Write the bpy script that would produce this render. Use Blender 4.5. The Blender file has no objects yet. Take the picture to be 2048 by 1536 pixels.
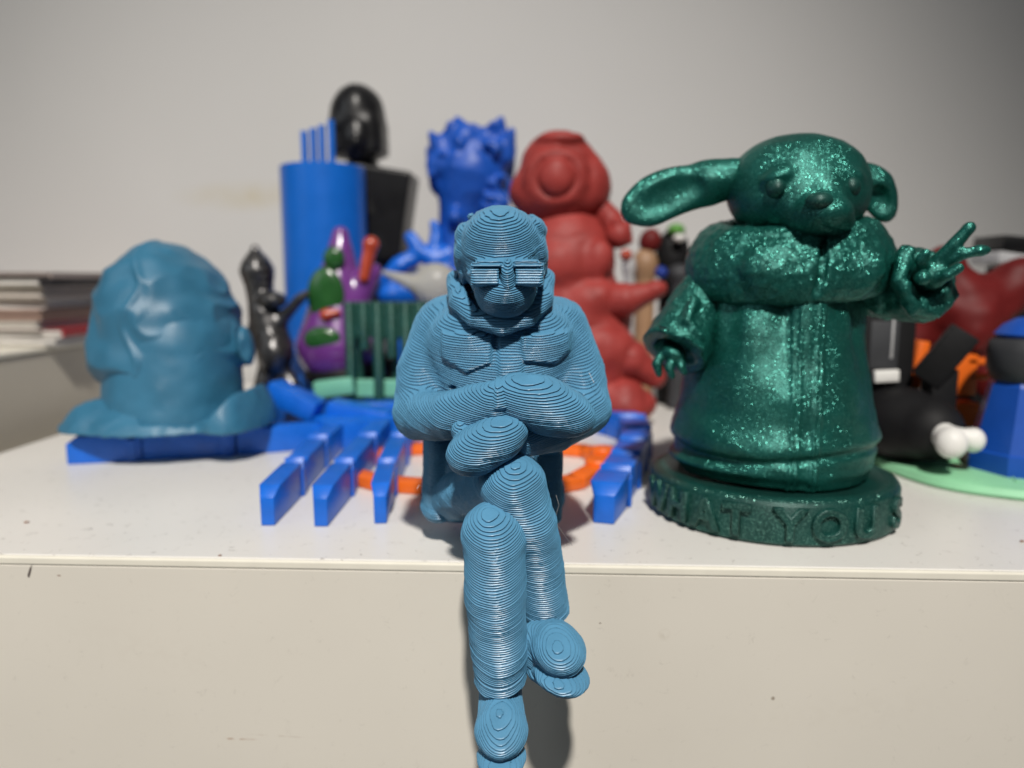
import bpy, bmesh, math, random
import numpy as np
from mathutils import Vector, Matrix, Euler

random.seed(7)
RNG = np.random.default_rng(11)
S = 0.01                                   # everything below is thought out in centimetres
rad = math.radians
scene = bpy.context.scene
COL = scene.collection

# ------------------------------------------------------------------ camera
CAM = np.array([0.0, -14.2, 5.6]); PITCH, YAW, FPX = rad(8.0), rad(2.5), 1500.0
cd = bpy.data.cameras.new('camera'); cam = bpy.data.objects.new('camera', cd); COL.objects.link(cam)
cam.location = tuple(CAM*S); cam.rotation_euler = (rad(90)-PITCH, 0, YAW)
cd.sensor_width = 36.0; cd.lens = 36.0*FPX/2048.0
cd.clip_start = 0.005; cd.clip_end = 20
cd.dof.use_dof = True; cd.dof.focus_distance = 0.128; cd.dof.aperture_fstop = 11.5
scene.camera = cam

# ------------------------------------------------------------------ world, lamps, exposure
w = bpy.data.worlds.new('World'); scene.world = w; w.use_nodes = True
w.node_tree.nodes['Background'].inputs[0].default_value = (0.86, 0.93, 1.0, 1)
w.node_tree.nodes['Background'].inputs[1].default_value = 0.055
def lamp(name, loc, target, size, power, color, cone=None):
    ld = bpy.data.lights.new(name, 'AREA'); ld.shape = 'DISK'; ld.size = size*S; ld.energy = power; ld.color = color
    lo = bpy.data.objects.new(name, ld); COL.objects.link(lo); lo.location = tuple(np.array(loc)*S)
    if cone:
        ld = bpy.data.lights.new(name, 'SPOT'); ld.shadow_soft_size = size*S/2; ld.energy = power; ld.color = color; ld.spot_size = rad(cone); ld.spot_blend = 1.0; lo.data = ld
    d = Vector(target)-Vector(loc); lo.rotation_euler = d.to_track_quat('-Z', 'Y').to_euler(); return lo
lamp('ceiling_lamp', (9, -88, 112), (-7, 6, 5), 8, 107.0, (1.0, 0.95, 0.885), 33)
lamp('left_fill', (-95, -70, 70), (-8, 20, 8), 80, 2.4, (0.90, 0.95, 1.0))  # added soft fill, no visible source; lifts the left side of the wall
scene.view_settings.view_transform = 'Standard'; scene.view_settings.look = 'None'
scene.view_settings.exposure = 0.0; scene.view_settings.gamma = 1.0
scene.render.engine = 'CYCLES'
scene.cycles.use_denoising = True
scene.cycles.sample_clamp_indirect = 4.0

# ------------------------------------------------------------------ where a point of the view lies at a given depth
_r = np.array([math.cos(YAW), math.sin(YAW), 0]); _h = np.array([-math.sin(YAW), math.cos(YAW), 0]); _z = np.array([0, 0, 1.0])
_f = math.cos(PITCH)*_h-math.sin(PITCH)*_z; _u = math.sin(PITCH)*_h+math.cos(PITCH)*_z
def ray(px, py): return _f+(px-1024)/FPX*_r+(768-py)/FPX*_u
def at(px, py, Y):
    d = ray(px, py); return CAM+d*((Y-CAM[1])/d[1])
def ground(px, py, z=0.0):
    d = ray(px, py); return CAM+d*((z-CAM[2])/d[2])
def cmr(r, p): return r*float(np.dot(np.asarray(p)-CAM, _f))/FPX

# ------------------------------------------------------------------ object helpers
def tag(o, label=None, cat=None, group=None, kind=None):
    if label: o['label'] = label
    if cat: o['category'] = cat
    if group: o['group'] = group
    if kind: o['kind'] = kind
    return o
def thing(name, label, cat, base, group=None):
    o = bpy.data.objects.new(name, None); COL.objects.link(o); o.empty_display_size = 0.01
    o.location = tuple(np.array(base, float)*S); return tag(o, label, cat, group)
def world_base(o):
    b = np.zeros(3)
    while o is not None: b = b+np.array(o.location); o = o.parent
    return b
def link(name, me, m, parent=None):
    o = bpy.data.objects.new(name, me); COL.objects.link(o)
    if parent is not None: o.parent = parent
    me.materials.append(m); return o
def np_mesh(name, V, Q, smooth=True):
    me = bpy.data.meshes.new(name); n, q = len(V), len(Q)
    me.vertices.add(n); me.vertices.foreach_set('co', np.ascontiguousarray(V, dtype=np.float32).ravel())
    me.loops.add(q*4); me.loops.foreach_set('vertex_index', np.ascontiguousarray(Q, dtype=np.int32).ravel())
    me.polygons.add(q); me.polygons.foreach_set('loop_start', np.arange(0, q*4, 4, dtype=np.int32))
    me.polygons.foreach_set('use_smooth', np.full(q, smooth, dtype=bool))
    me.update(calc_edges=True); return me
def bm_obj(name, bm, m, parent=None, smooth=False):
    """bm is in world centimetres"""
    me = bpy.data.meshes.new(name)
    b = world_base(parent) if parent is not None else np.zeros(3)
    for v in bm.verts: v.co = v.co*S-Vector(b)
    bm.normal_update(); bm.to_mesh(me); bm.free()
    if smooth:
        for p in me.polygons: p.use_smooth = True
    return link(name, me, m, parent)
def box_bm(c, half, rot=(0, 0, 0), bev=0.0, seg=2, bm=None, M=None):
    own = bmesh.new()
    bmesh.ops.create_cube(own, size=2.0)
    for v in own.verts: v.co = Vector((v.co.x*half[0], v.co.y*half[1], v.co.z*half[2]))
    if bev > 0: bmesh.ops.bevel(own, geom=own.edges[:], offset=bev, segments=seg, affect='EDGES', profile=0.5)
    R = M if M is not None else Euler(rot).to_matrix()
    for v in own.verts: v.co = R @ v.co+Vector(c)
    if bm is None: return own
    me = bpy.data.meshes.new('tmp'); own.to_mesh(me); own.free(); bm.from_mesh(me); bpy.data.meshes.remove(me); return bm
def prism_bm(pts, z0, z1, bev=0.0, seg=2):
    bm = bmesh.new()
    vs = [bm.verts.new((p[0], p[1], z0)) for p in pts]; f = bm.faces.new(vs)
    r = bmesh.ops.extrude_face_region(bm, geom=[f])
    for e in r['geom']:
        if isinstance(e, bmesh.types.BMVert): e.co.z = z1
    bmesh.ops.recalc_face_normals(bm, faces=bm.faces[:])
    if bev > 0: bmesh.ops.bevel(bm, geom=bm.edges[:], offset=bev, segments=seg, affect='EDGES', profile=0.5)
    return bm
def lathe_bm(prof, c, n=64, axis=None, wob=None):
    bm = bmesh.new(); rings = []
    R = Matrix.Identity(3) if axis is None else Vector((0, 0, 1)).rotation_difference(Vector(axis)).to_matrix()
    for (r, z) in prof:
        ring = []
        for i in range(n):
            a = 2*math.pi*i/n; rr = r*(1+(wob(a, z) if wob else 0))
            ring.append(bm.verts.new(R @ Vector((rr*math.cos(a), rr*math.sin(a), z))+Vector(c)))
        rings.append(ring)
    for k in range(len(rings)-1):
        for i in range(n):
            j = (i+1) % n; bm.faces.new((rings[k][i], rings[k][j], rings[k+1][j], rings[k+1][i]))
    if prof[0][0] > 1e-6: bm.faces.new(rings[0][::-1])
    if prof[-1][0] > 1e-6: bm.faces.new(rings[-1])
    bmesh.ops.remove_doubles(bm, verts=bm.verts[:], dist=1e-6)
    return bm
def edge_split_smooth(o, deg=35):
    me = o.data
    for p in me.polygons: p.use_smooth = True
    if hasattr(me, 'set_sharp_from_angle'): me.set_sharp_from_angle(angle=rad(deg))
    return o

# ------------------------------------------------------------------ solid sculpting: smooth unions of rounded bodies, meshed
def rotm(rot): return np.array(Euler(rot).to_matrix())
def ell(c, r, rot=(0, 0, 0), op='u', k=0.15):
    c = np.array(c, float); r = np.array(r, float); R = rotm(rot)
    def f(X, Y, Z):
        p = np.stack([X-c[0], Y-c[1], Z-c[2]], -1) @ R.astype(np.float32)
        k0 = np.sqrt(((p/r.astype(np.float32))**2).sum(-1)); k1 = np.sqrt(((p/(r*r).astype(np.float32))**2).sum(-1))+1e-6
        return k0*(k0-1)/k1
    e = np.abs(R) @ r
    return (f, c-e, c+e, op, k)
def cap(a, b, ra, rb=None, op='u', k=0.15):
    a = np.array(a, float); b = np.array(b, float); rb = ra if rb is None else rb; ab = b-a; L = max(float(ab @ ab), 1e-9)
    def f(X, Y, Z):
        t = np.clip(((X-a[0])*ab[0]+(Y-a[1])*ab[1]+(Z-a[2])*ab[2])/L, 0, 1)
        return np.sqrt((X-a[0]-t*ab[0])**2+(Y-a[1]-t*ab[1])**2+(Z-a[2]-t*ab[2])**2)-(ra+(rb-ra)*t)
    m = max(ra, rb)
    return (f, np.minimum(a, b)-m, np.maximum(a, b)+m, op, k)
def rbox(c, half, rot=(0, 0, 0), rd=0.05, op='u', k=0.05):
    c = np.array(c, float); hf = np.maximum(np.array(half, float)-rd, 1e-4); R = rotm(rot)
    def f(X, Y, Z):
        p = np.stack([X-c[0], Y-c[1], Z-c[2]], -1) @ R.astype(np.float32)
        q = np.abs(p)-hf.astype(np.float32)
        return np.sqrt((np.maximum(q, 0)**2).sum(-1))+np.minimum(q.max(-1), 0)-rd
    e = np.abs(R) @ np.array(half, float)
    return (f, c-e, c+e, op, k)
def tube(pts, rs, op='u', k=0.1):
    cs = [cap(pts[i], pts[i+1], rs[i], rs[i+1]) for i in range(len(pts)-1)]
    def f(X, Y, Z):
        d = cs[0][0](X, Y, Z)
        for c in cs[1:]:
            e = c[0](X, Y, Z); hh = np.maximum(0.03-np.abs(d-e), 0)/0.03; d = np.minimum(d, e)-hh*hh*0.002
        return d
    return [(f, np.min([c[1] for c in cs], 0), np.max([c[2] for c in cs], 0), op, k)]
def E(px, py, Y, rx, ry, rY, tilt=0, op='u', k=0.15, rot=None):
    """ellipsoid seen at px,py: half axes in view pixels across and up, in cm along depth; tilt turns it clockwise in view"""
    c = at(px, py, Y); return ell(c, (cmr(rx, c), rY, cmr(ry, c)), rot if rot else (0, rad(tilt), 0), op, k)
def Cp(a, b, ra, rb=None, op='u', k=0.15):
    A, B = at(*a), at(*b); return cap(A, B, cmr(ra, A), cmr(ra if rb is None else rb, B), op, k)
def Tb(pts, rs, op='u', k=0.1):
    P = [at(*p) for p in pts]; return tube(P, [cmr(r, p) for r, p in zip(rs, P)], op, k)
def flat(l):
    out = []
    for x in l: out.extend(x if isinstance(x, list) else [x])
    return out
def noise3(shape, cell, seed, octaves=2):
    """smooth lattice noise sampled on a grid, cell in grid steps"""
    rg = np.random.default_rng(seed); out = np.zeros(shape, np.float32); amp, tot = 1.0, 0.0
    for o in range(octaves):
        c = max(cell/(2**o), 1.5); n = [int(s/c)+3 for s in shape]; g = rg.uniform(-1, 1, n).astype(np.float32)
        for ax in range(3):
            x = np.arange(shape[ax])/c; i = x.astype(int); t = (x-i).astype(np.float32); t = t*t*(3-2*t)
            sh = [1, 1, 1]; sh[ax] = -1; t = t.reshape(sh)
            g = np.take(g, i, ax)*(1-t)+np.take(g, i+1, ax)*t
        out += amp*g; tot += amp; amp *= 0.5
    return out/tot
def field(prims, h, pad=0.25, floor=None, tilt=0.0):
    """distance field on a grid; with tilt the grid leans towards the viewer about the x axis"""
    ct, st = math.cos(tilt), math.sin(tilt)
    def to_g(lo, hi):
        q = np.array([[x, y, z] for x in (lo[0], hi[0]) for y in (lo[1], hi[1]) for z in (lo[2], hi[2])])
        g = np.stack([q[:, 0], q[:, 1]*ct+q[:, 2]*st, -q[:, 1]*st+q[:, 2]*ct], 1); return g.min(0), g.max(0)
    prims = [(p[0],)+tuple(to_g(p[1], p[2]))+(p[3], p[4]) for p in flat(prims)]; add = [p for p in prims if p[3] == 'u']
    lo = np.min([p[1] for p in add], 0)-pad; hi = np.max([p[2] for p in add], 0)+pad
    n = np.ceil((hi-lo)/h).astype(int)+1
    ax = [(lo[i]+h*np.arange(n[i])).astype(np.float32) for i in range(3)]
    D = np.full(n, 9.0, np.float32)
    for (f, a, b, op, k) in prims:
        m = max(pad*0.8, k*1.2)+0.05
        i0 = np.clip(np.floor((a-m-lo)/h).astype(int), 0, n); i1 = np.clip(np.ceil((b+m-lo)/h).astype(int)+1, 0, n)
        if np.any(i1 <= i0): continue
        sl = tuple(slice(i0[i], i1[i]) for i in range(3))
        X, Y, Z = np.meshgrid(ax[0][sl[0]], ax[1][sl[1]], ax[2][sl[2]], indexing='ij')
        if tilt: Y, Z = Y*np.float32(ct)-Z*np.float32(st), Y*np.float32(st)+Z*np.float32(ct)
        d = f(X, Y, Z).astype(np.float32); o = D[sl]
        if op == 'u':
            hh = np.maximum(k-np.abs(o-d), 0)/k; D[sl] = np.minimum(o, d)-hh*hh*k*0.25
        else:
            hh = np.maximum(k-np.abs(o+d), 0)/k; D[sl] = np.maximum(o, -d)+hh*hh*k*0.25
    if floor is not None:
        zz = ax[1][None, :, None]*st+ax[2][None, None, :]*ct; D = np.maximum(D, (floor-zz).astype(np.float32))
    D[0] = D[-1] = 9; D[:, 0] = D[:, -1] = 9; D[:, :, 0] = D[:, :, -1] = 9
    return D, lo, ax
def surfnet(D, org, sp):
    ins = D < 0; n = D.shape
    cnt = np.zeros((n[0]-1, n[1]-1, n[2]-1), np.uint8)
    C8 = [(a, b, c) for a in (0, 1) for b in (0, 1) for c in (0, 1)]
    for (a, b, c) in C8: cnt += ins[a:n[0]-1+a, b:n[1]-1+b, c:n[2]-1+c]
    act = (cnt > 0) & (cnt < 8); idx = np.argwhere(act); i, j, k = idx.T
    vid = np.full(cnt.shape, -1, np.int32); vid[act] = np.arange(len(idx), dtype=np.int32)
    vals = {c: D[i+c[0], j+c[1], k+c[2]] for c in C8}
    acc = np.zeros((len(idx), 3), np.float32); num = np.zeros(len(idx), np.float32)
    for c in C8:
        for ax in range(3):
            if c[ax] == 0:
                d2 = list(c); d2[ax] = 1; d2 = tuple(d2); da, db = vals[c], vals[d2]; cr = (da < 0) != (db < 0)
                t = np.where(cr, da/np.where(cr, da-db, 1), 0)
                for q in range(3): acc[:, q] += np.where(cr, c[q]+(t if q == ax else 0), 0)
                num += cr
    V = (idx+acc/num[:, None])*np.array(sp)+np.array(org)
    Q = []
    for ax in range(3):
        b, c = (ax+1) % 3, (ax+2) % 3
        s0 = [slice(None)]*3; s1 = [slice(None)]*3; s0[ax] = slice(0, -1); s1[ax] = slice(1, None)
        A, B = ins[tuple(s0)], ins[tuple(s1)]
        e = np.argwhere(A != B)
        e = e[(e[:, b] > 0) & (e[:, c] > 0) & (e[:, b] < n[b]-1) & (e[:, c] < n[c]-1)]
        if not len(e): continue
        sgn = A[tuple(e.T)]
        q = []
        for (ob, oc) in ((-1, -1), (0, -1), (0, 0), (-1, 0)):
            f = e.copy(); f[:, b] += ob; f[:, c] += oc; q.append(vid[tuple(f.T)])
        q = np.stack(q, 1); q[~sgn] = q[~sgn][:, ::-1]; Q.append(q)
    return V, np.concatenate(Q)
def finish(name, V, Q, m, parent):
    b = world_base(parent) if parent is not None else np.zeros(3)
    return link(name, np_mesh(name, V*S-b, Q), m, parent)
def blob(name, prims, m, parent, h=0.06, rough=0.0, cell=0.25, seed=1, floor=None, mod=None):
    D, lo, ax = field(prims, h, floor=floor)
    if rough: 
        N = noise3(D.shape, cell/h, seed); D = np.where(D < 5, D+rough*N, D)
        if floor is not None: D = np.maximum(D, (floor-ax[2])[None, None, :])
    if mod: D = mod(D, ax)
    V, Q = surfnet(D, lo, (h, h, h)); return finish(name, V, Q, m, parent)
LEAN = rad(27)                               # the figurine leans forward, and its layers with it
PITCHZ = 0.0385                              # height of one printed layer of the seated figurine
LAYER_R = np.random.default_rng(3).normal(0, 1, 4000)
def layered(name, prims, m, parent, h=0.036, groove=0.036, rough=0.0, cell=0.3, seed=1, floor=None, rows=4, mod=None):
    """the same solids, but squeezed out as a stack of beads like a filament print"""
    D, lo, ax = field(prims, h, floor=floor, tilt=LEAN)
    if rough: D = np.where(D < 5, D+rough*noise3(D.shape, cell/h, seed), D)
    if mod: D = mod(D, ax)
    z0, z1 = ax[2][0], ax[2][-1]
    k0, k1 = int(math.floor(z0/PITCHZ))-1, int(math.ceil(z1/PITCHZ))+1
    wob = noise3((D.shape[0], D.shape[1], k1-k0), 9, seed+50, 2)
    fine = noise3((D.shape[0], D.shape[1], k1-k0), 3, seed+90, 1)
    L = np.empty((D.shape[0], D.shape[1], (k1-k0)*rows), np.float32)
    for q, kk in enumerate(range(k0, k1)):
        zc = (kk+0.5)*PITCHZ; t = np.clip((zc-z0)/h, 0, D.shape[2]-1.001); i = int(t); u = t-i
        s = D[:, :, i]*(1-u)+D[:, :, i+1]*u+0.0055*wob[:, :, q]+0.0035*fine[:, :, q]+0.0030*LAYER_R[kk+1000]
        for r in range(rows):
            L[:, :, q*rows+r] = s+groove*(1.0, 0.22, 0.0, 0.12)[r % 4]
    L[:, :, 0] = 9; L[:, :, -1] = 9
    V, Q = surfnet(L, (lo[0], lo[1], k0*PITCHZ), (h, h, PITCHZ/rows)); ct, st = math.cos(LEAN), math.sin(LEAN)
    V = np.stack([V[:, 0], V[:, 1]*ct-V[:, 2]*st, V[:, 1]*st+V[:, 2]*ct], 1); return finish(name, V, Q, m, parent)

# ------------------------------------------------------------------ materials
def new_mat(name):
    m = bpy.data.materials.new(name); m.use_nodes = True; nt = m.node_tree
    return m, nt, nt.nodes['Principled BSDF']
def N(nt, t, **kw):
    n = nt.nodes.new(t)
    for k, v in kw.items(): setattr(n, k, v)
    return n
def ramp(nt, fac, stops):
    r = N(nt, 'ShaderNodeValToRGB'); el = r.color_ramp.elements
    while len(el) < len(stops): el.new(0.5)
    for e, (p, c) in zip(el, stops): e.position = p; e.color = (*c, 1)
    nt.links.new(fac, r.inputs[0]); return r.outputs[0]
def plastic(name, col, rough=0.4, var=0.12, lay=0.0, layscale=0.04, nscale=120.0, bump=0.0, bscale=900.0, spec=0.5, metal=0.0, sss=0.0, coat=0.0):
    m, nt, b = new_mat(name)
    tc = N(nt, 'ShaderNodeTexCoord'); no = N(nt, 'ShaderNodeTexNoise'); no.inputs['Scale'].default_value = nscale; no.inputs['Detail'].default_value = 5
    nt.links.new(tc.outputs['Object'], no.inputs['Vector'])
    lo = tuple(max(c*(1-var), 0) for c in col); hi = tuple(min(c*(1+var), 1) for c in col)
    nt.links.new(ramp(nt, no.outputs[0], [(0.3, lo), (0.7, hi)]), b.inputs['Base Color'])
    rr = N(nt, 'ShaderNodeMapRange'); rr.inputs['To Min'].default_value = rough*0.85; rr.inputs['To Max'].default_value = min(rough*1.2, 1)
    nt.links.new(no.outputs[0], rr.inputs['Value']); nt.links.new(rr.outputs[0], b.inputs['Roughness'])
    b.inputs['Specular IOR Level'].default_value = spec; b.inputs['Metallic'].default_value = metal
    b.inputs['Coat Weight'].default_value = coat
    if sss: b.inputs['Subsurface Weight'].default_value = sss; b.inputs['Subsurface Radius'].default_value = (0.002, 0.002, 0.002); b.inputs['Subsurface Scale'].default_value = 0.5
    last = None
    if lay:
        wv = N(nt, 'ShaderNodeTexWave', wave_type='BANDS', bands_direction='Z', wave_profile='SIN'); wv.inputs['Scale'].default_value = 0.314/(layscale*S); wv.inputs['Distortion'].default_value = 0.6; wv.inputs['Detail'].default_value = 1
        nt.links.new(tc.outputs['Object'], wv.inputs['Vector'])
        bu = N(nt, 'ShaderNodeBump'); bu.inputs['Strength'].default_value = lay; bu.inputs['Distance'].default_value = layscale*S*0.25
        nt.links.new(wv.outputs['Fac'], bu.inputs['Height']); last = bu
    if bump:
        n2 = N(nt, 'ShaderNodeTexNoise'); n2.inputs['Scale'].default_value = bscale; n2.inputs['Detail'].default_value = 4
        nt.links.new(tc.outputs['Object'], n2.inputs['Vector'])
        b2 = N(nt, 'ShaderNodeBump'); b2.inputs['Strength'].default_value = bump; b2.inputs['Distance'].default_value = 0.0004
        nt.links.new(n2.outputs[0], b2.inputs['Height'])
        if last: nt.links.new(last.outputs[0], b2.inputs['Normal'])
        last = b2
    if last: nt.links.new(last.outputs[0], b.inputs['Normal'])
    return m
def glitter(name, col, flake, size=0.019, amount=0.62, rough=0.42, metal=0.45, lay=0.35):
    """translucent filament full of tiny mirror flakes"""
    m, nt, b = new_mat(name); tc = N(nt, 'ShaderNodeTexCoord'); L = nt.links
    no = N(nt, 'ShaderNodeTexNoise'); no.inputs['Scale'].default_value = 140; no.inputs['Detail'].default_value = 4; L.new(tc.outputs['Object'], no.inputs['Vector'])
    L.new(ramp(nt, no.outputs[0], [(0.3, tuple(c*0.8 for c in col)), (0.7, tuple(c*1.2 for c in col))]), b.inputs['Base Color'])
    b.inputs['Roughness'].default_value = rough; b.inputs['Metallic'].default_value = metal
    wv = N(nt, 'ShaderNodeTexWave', wave_type='BANDS', bands_direction='Z'); wv.inputs['Scale'].default_value = 0.314/(0.03*S); wv.inputs['Distortion'].default_value = 1.0
    L.new(tc.outputs['Object'], wv.inputs['Vector'])
    bu = N(nt, 'ShaderNodeBump'); bu.inputs['Strength'].default_value = lay; bu.inputs['Distance'].default_value = 0.03*S*0.3; L.new(wv.outputs['Fac'], bu.inputs['Height'])
    L.new(bu.outputs[0], b.inputs['Normal'])
    vo = N(nt, 'ShaderNodeTexVoronoi'); vo.inputs['Scale'].default_value = 1.0/(size*S); L.new(tc.outputs['Object'], vo.inputs['Vector'])
    sub = N(nt, 'ShaderNodeVectorMath', operation='SUBTRACT'); sub.inputs[1].default_value = (0.5, 0.5, 0.5); L.new(vo.outputs['Color'], sub.inputs[0])
    scl = N(nt, 'ShaderNodeVectorMath', operation='SCALE'); scl.inputs['Scale'].default_value = 0.95; L.new(sub.outputs[0], scl.inputs[0])
    geo = N(nt, 'ShaderNodeNewGeometry'); add = N(nt, 'ShaderNodeVectorMath', operation='ADD'); L.new(scl.outputs[0], add.inputs[0]); L.new(geo.outputs['Normal'], add.inputs[1])
    nrm = N(nt, 'ShaderNodeVectorMath', operation='NORMALIZE'); L.new(add.outputs[0], nrm.inputs[0])
    b2 = N(nt, 'ShaderNodeBsdfPrincipled'); b2.inputs['Base Color'].default_value = (*flake, 1); b2.inputs['Metallic'].default_value = 1; b2.inputs['Roughness'].default_value = 0.34
    L.new(nrm.outputs[0], b2.inputs['Normal'])
    sep = N(nt, 'ShaderNodeSeparateColor'); L.new(vo.outputs['Color'], sep.inputs[0])
    gt = N(nt, 'ShaderNodeMath', operation='LESS_THAN'); gt.inputs[1].default_value = amount; L.new(sep.outputs[2], gt.inputs[0])
    dd = N(nt, 'ShaderNodeMath', operation='LESS_THAN'); dd.inputs[1].default_value = 0.42; L.new(vo.outputs['Distance'], dd.inputs[0])
    mu = N(nt, 'ShaderNodeMath', operation='MULTIPLY'); L.new(gt.outputs[0], mu.inputs[0]); L.new(dd.outputs[0], mu.inputs[1])
    mx = N(nt, 'ShaderNodeMixShader'); L.new(mu.outputs[0], mx.inputs[0]); L.new(b.outputs[0], mx.inputs[1]); L.new(b2.outputs[0], mx.inputs[2])
    L.new(mx.outputs[0], nt.nodes['Material Output'].inputs[0]); return m

TEAL = plastic('teal_filament', (0.084, 0.250, 0.405), 0.34, var=0.08, nscale=300, spec=0.6)
TEAL2 = plastic('teal_filament_smooth', (0.030, 0.145, 0.245), 0.42, var=0.12, lay=0.25, layscale=0.045, nscale=90, spec=0.5)
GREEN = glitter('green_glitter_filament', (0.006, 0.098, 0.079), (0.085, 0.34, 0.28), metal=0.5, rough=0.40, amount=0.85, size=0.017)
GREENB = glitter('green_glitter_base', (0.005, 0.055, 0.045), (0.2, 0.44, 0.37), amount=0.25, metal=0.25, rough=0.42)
GREENR = glitter('green_translucent_rack', (0.007, 0.062, 0.046), (0.2, 0.42, 0.34), amount=0.2, size=0.05, metal=0.2)
BLUE = plastic('blue_filament', (0.004, 0.125, 0.60), 0.36, var=0.10, lay=0.22, layscale=0.05, nscale=200, spec=0.5)
BLUED = plastic('dark_blue_filament', (0.006, 0.075, 0.42), 0.45, var=0.10, bump=0.1, bscale=600)
BLUEF = plastic('blue_cup_plastic', (0.004, 0.125, 0.54), 0.33, var=0.06, lay=0.12, layscale=0.06)
NAVY = plastic('navy_plastic', (0.006, 0.035, 0.28), 0.42)
RED = plastic('red_matte_filament', (0.285, 0.036, 0.031), 0.52, var=0.15, lay=0.15, layscale=0.06, bump=0.10, bscale=400, spec=0.3)
DRED = plastic('dark_red_filament', (0.13, 0.010, 0.010), 0.55, var=0.15, bump=0.12, bscale=400, spec=0.25)
ORANGE = plastic('orange_filament', (0.80, 0.145, 0.012), 0.38, var=0.08, lay=0.2, layscale=0.05)
MINT = plastic('mint_filament', (0.27, 0.62, 0.36), 0.5, var=0.06, bump=0.08, bscale=300)
MINT2 = plastic('pale_green_filament', (0.16, 0.47, 0.33), 0.5, lay=0.2, layscale=0.06)
BLACK = plastic('black_matte_filament', (0.007, 0.007, 0.008), 0.6, var=0.2, bump=0.15, bscale=500, spec=0.25)
BLACKG = plastic('black_gloss_plastic', (0.006, 0.006, 0.007), 0.35, var=0.2, spec=0.4)
DGREY = plastic('dark_grey_silk', (0.10, 0.098, 0.098), 0.30, var=0.25, spec=0.6, metal=0.8, lay=0.15, layscale=0.06)
GREY = plastic('charcoal_rubber', (0.035, 0.037, 0.042), 0.6, var=0.15)
LGREY = plastic('light_grey_plastic', (0.45, 0.45, 0.46), 0.45)
BONE = plastic('white_filament', (0.78, 0.77, 0.74), 0.5, var=0.05, bump=0.05, bscale=300)
PURPLE = plastic('purple_gloss_paint', (0.155, 0.040, 0.225), 0.22, var=0.1, coat=0.5)
DGREEN = plastic('green_gloss_paint', (0.018, 0.090, 0.020), 0.25, var=0.2, coat=0.5)
ORED = plastic('orange_red_gloss_paint', (0.42, 0.055, 0.025), 0.25, var=0.15, coat=0.4)
TAN = plastic('tan_plastic', (0.34, 0.20, 0.11), 0.5)
LIME = plastic('lime_plastic', (0.10, 0.30, 0.05), 0.5)
def clear_mat():
    m, nt, b = new_mat('smoky_clear_resin'); b.inputs['Base Color'].default_value = (0.60, 0.58, 0.50, 1); b.inputs['Roughness'].default_value = 0.3
    b.inputs['Transmission Weight'].default_value = 0.45; b.inputs['IOR'].default_value = 1.3; return m
CLEAR = clear_mat()
def wall_mat():
    m, nt, b = new_mat('wall_paint'); tc = N(nt, 'ShaderNodeTexCoord'); L = nt.links
    a = N(nt, 'ShaderNodeTexNoise'); a.inputs['Scale'].default_value = 6; a.inputs['Detail'].default_value = 6; L.new(tc.outputs['Object'], a.inputs['Vector'])
    c = ramp(nt, a.outputs[0], [(0.3, (0.545, 0.538, 0.525)), (0.7, (0.575, 0.567, 0.555))])
    # an old yellowish smear on the paint
    mp = N(nt, 'ShaderNodeMapping'); p = at(500, 392, 26.0)*S
    mp.inputs['Location'].default_value = (-p[0]*22, 0, -p[2]*110); mp.inputs['Scale'].default_value = (22, 0, 110); L.new(tc.outputs['Object'], mp.inputs['Vector'])
    g = N(nt, 'ShaderNodeTexGradient', gradient_type='SPHERICAL'); L.new(mp.outputs[0], g.inputs['Vector'])
    mu = N(nt, 'ShaderNodeMath', operation='MULTIPLY'); L.new(g.outputs[0], mu.inputs[0]); n2 = N(nt, 'ShaderNodeTexNoise'); n2.inputs['Scale'].default_value = 80; L.new(tc.outputs['Object'], n2.inputs['Vector']); L.new(n2.outputs[0], mu.inputs[1])
    mx = N(nt, 'ShaderNodeMix', data_type='RGBA'); L.new(mu.outputs[0], mx.inputs['Factor']); L.new(c, mx.inputs['A']); mx.inputs['B'].default_value = (0.50, 0.44, 0.30, 1)
    L.new(mx.outputs['Result'], b.inputs['Base Color']); b.inputs['Roughness'].default_value = 0.75; b.inputs['Specular IOR Level'].default_value = 0.25
    f = N(nt, 'ShaderNodeTexNoise'); f.inputs['Scale'].default_value = 500; f.inputs['Detail'].default_value = 4; L.new(tc.outputs['Object'], f.inputs['Vector'])
    bu = N(nt, 'ShaderNodeBump'); bu.inputs['Strength'].default_value = 0.25; bu.inputs['Distance'].default_value = 0.0006; L.new(f.outputs[0], bu.inputs['Height']); L.new(bu.outputs[0], b.inputs['Normal'])
    return m
WALL = wall_mat()
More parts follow.
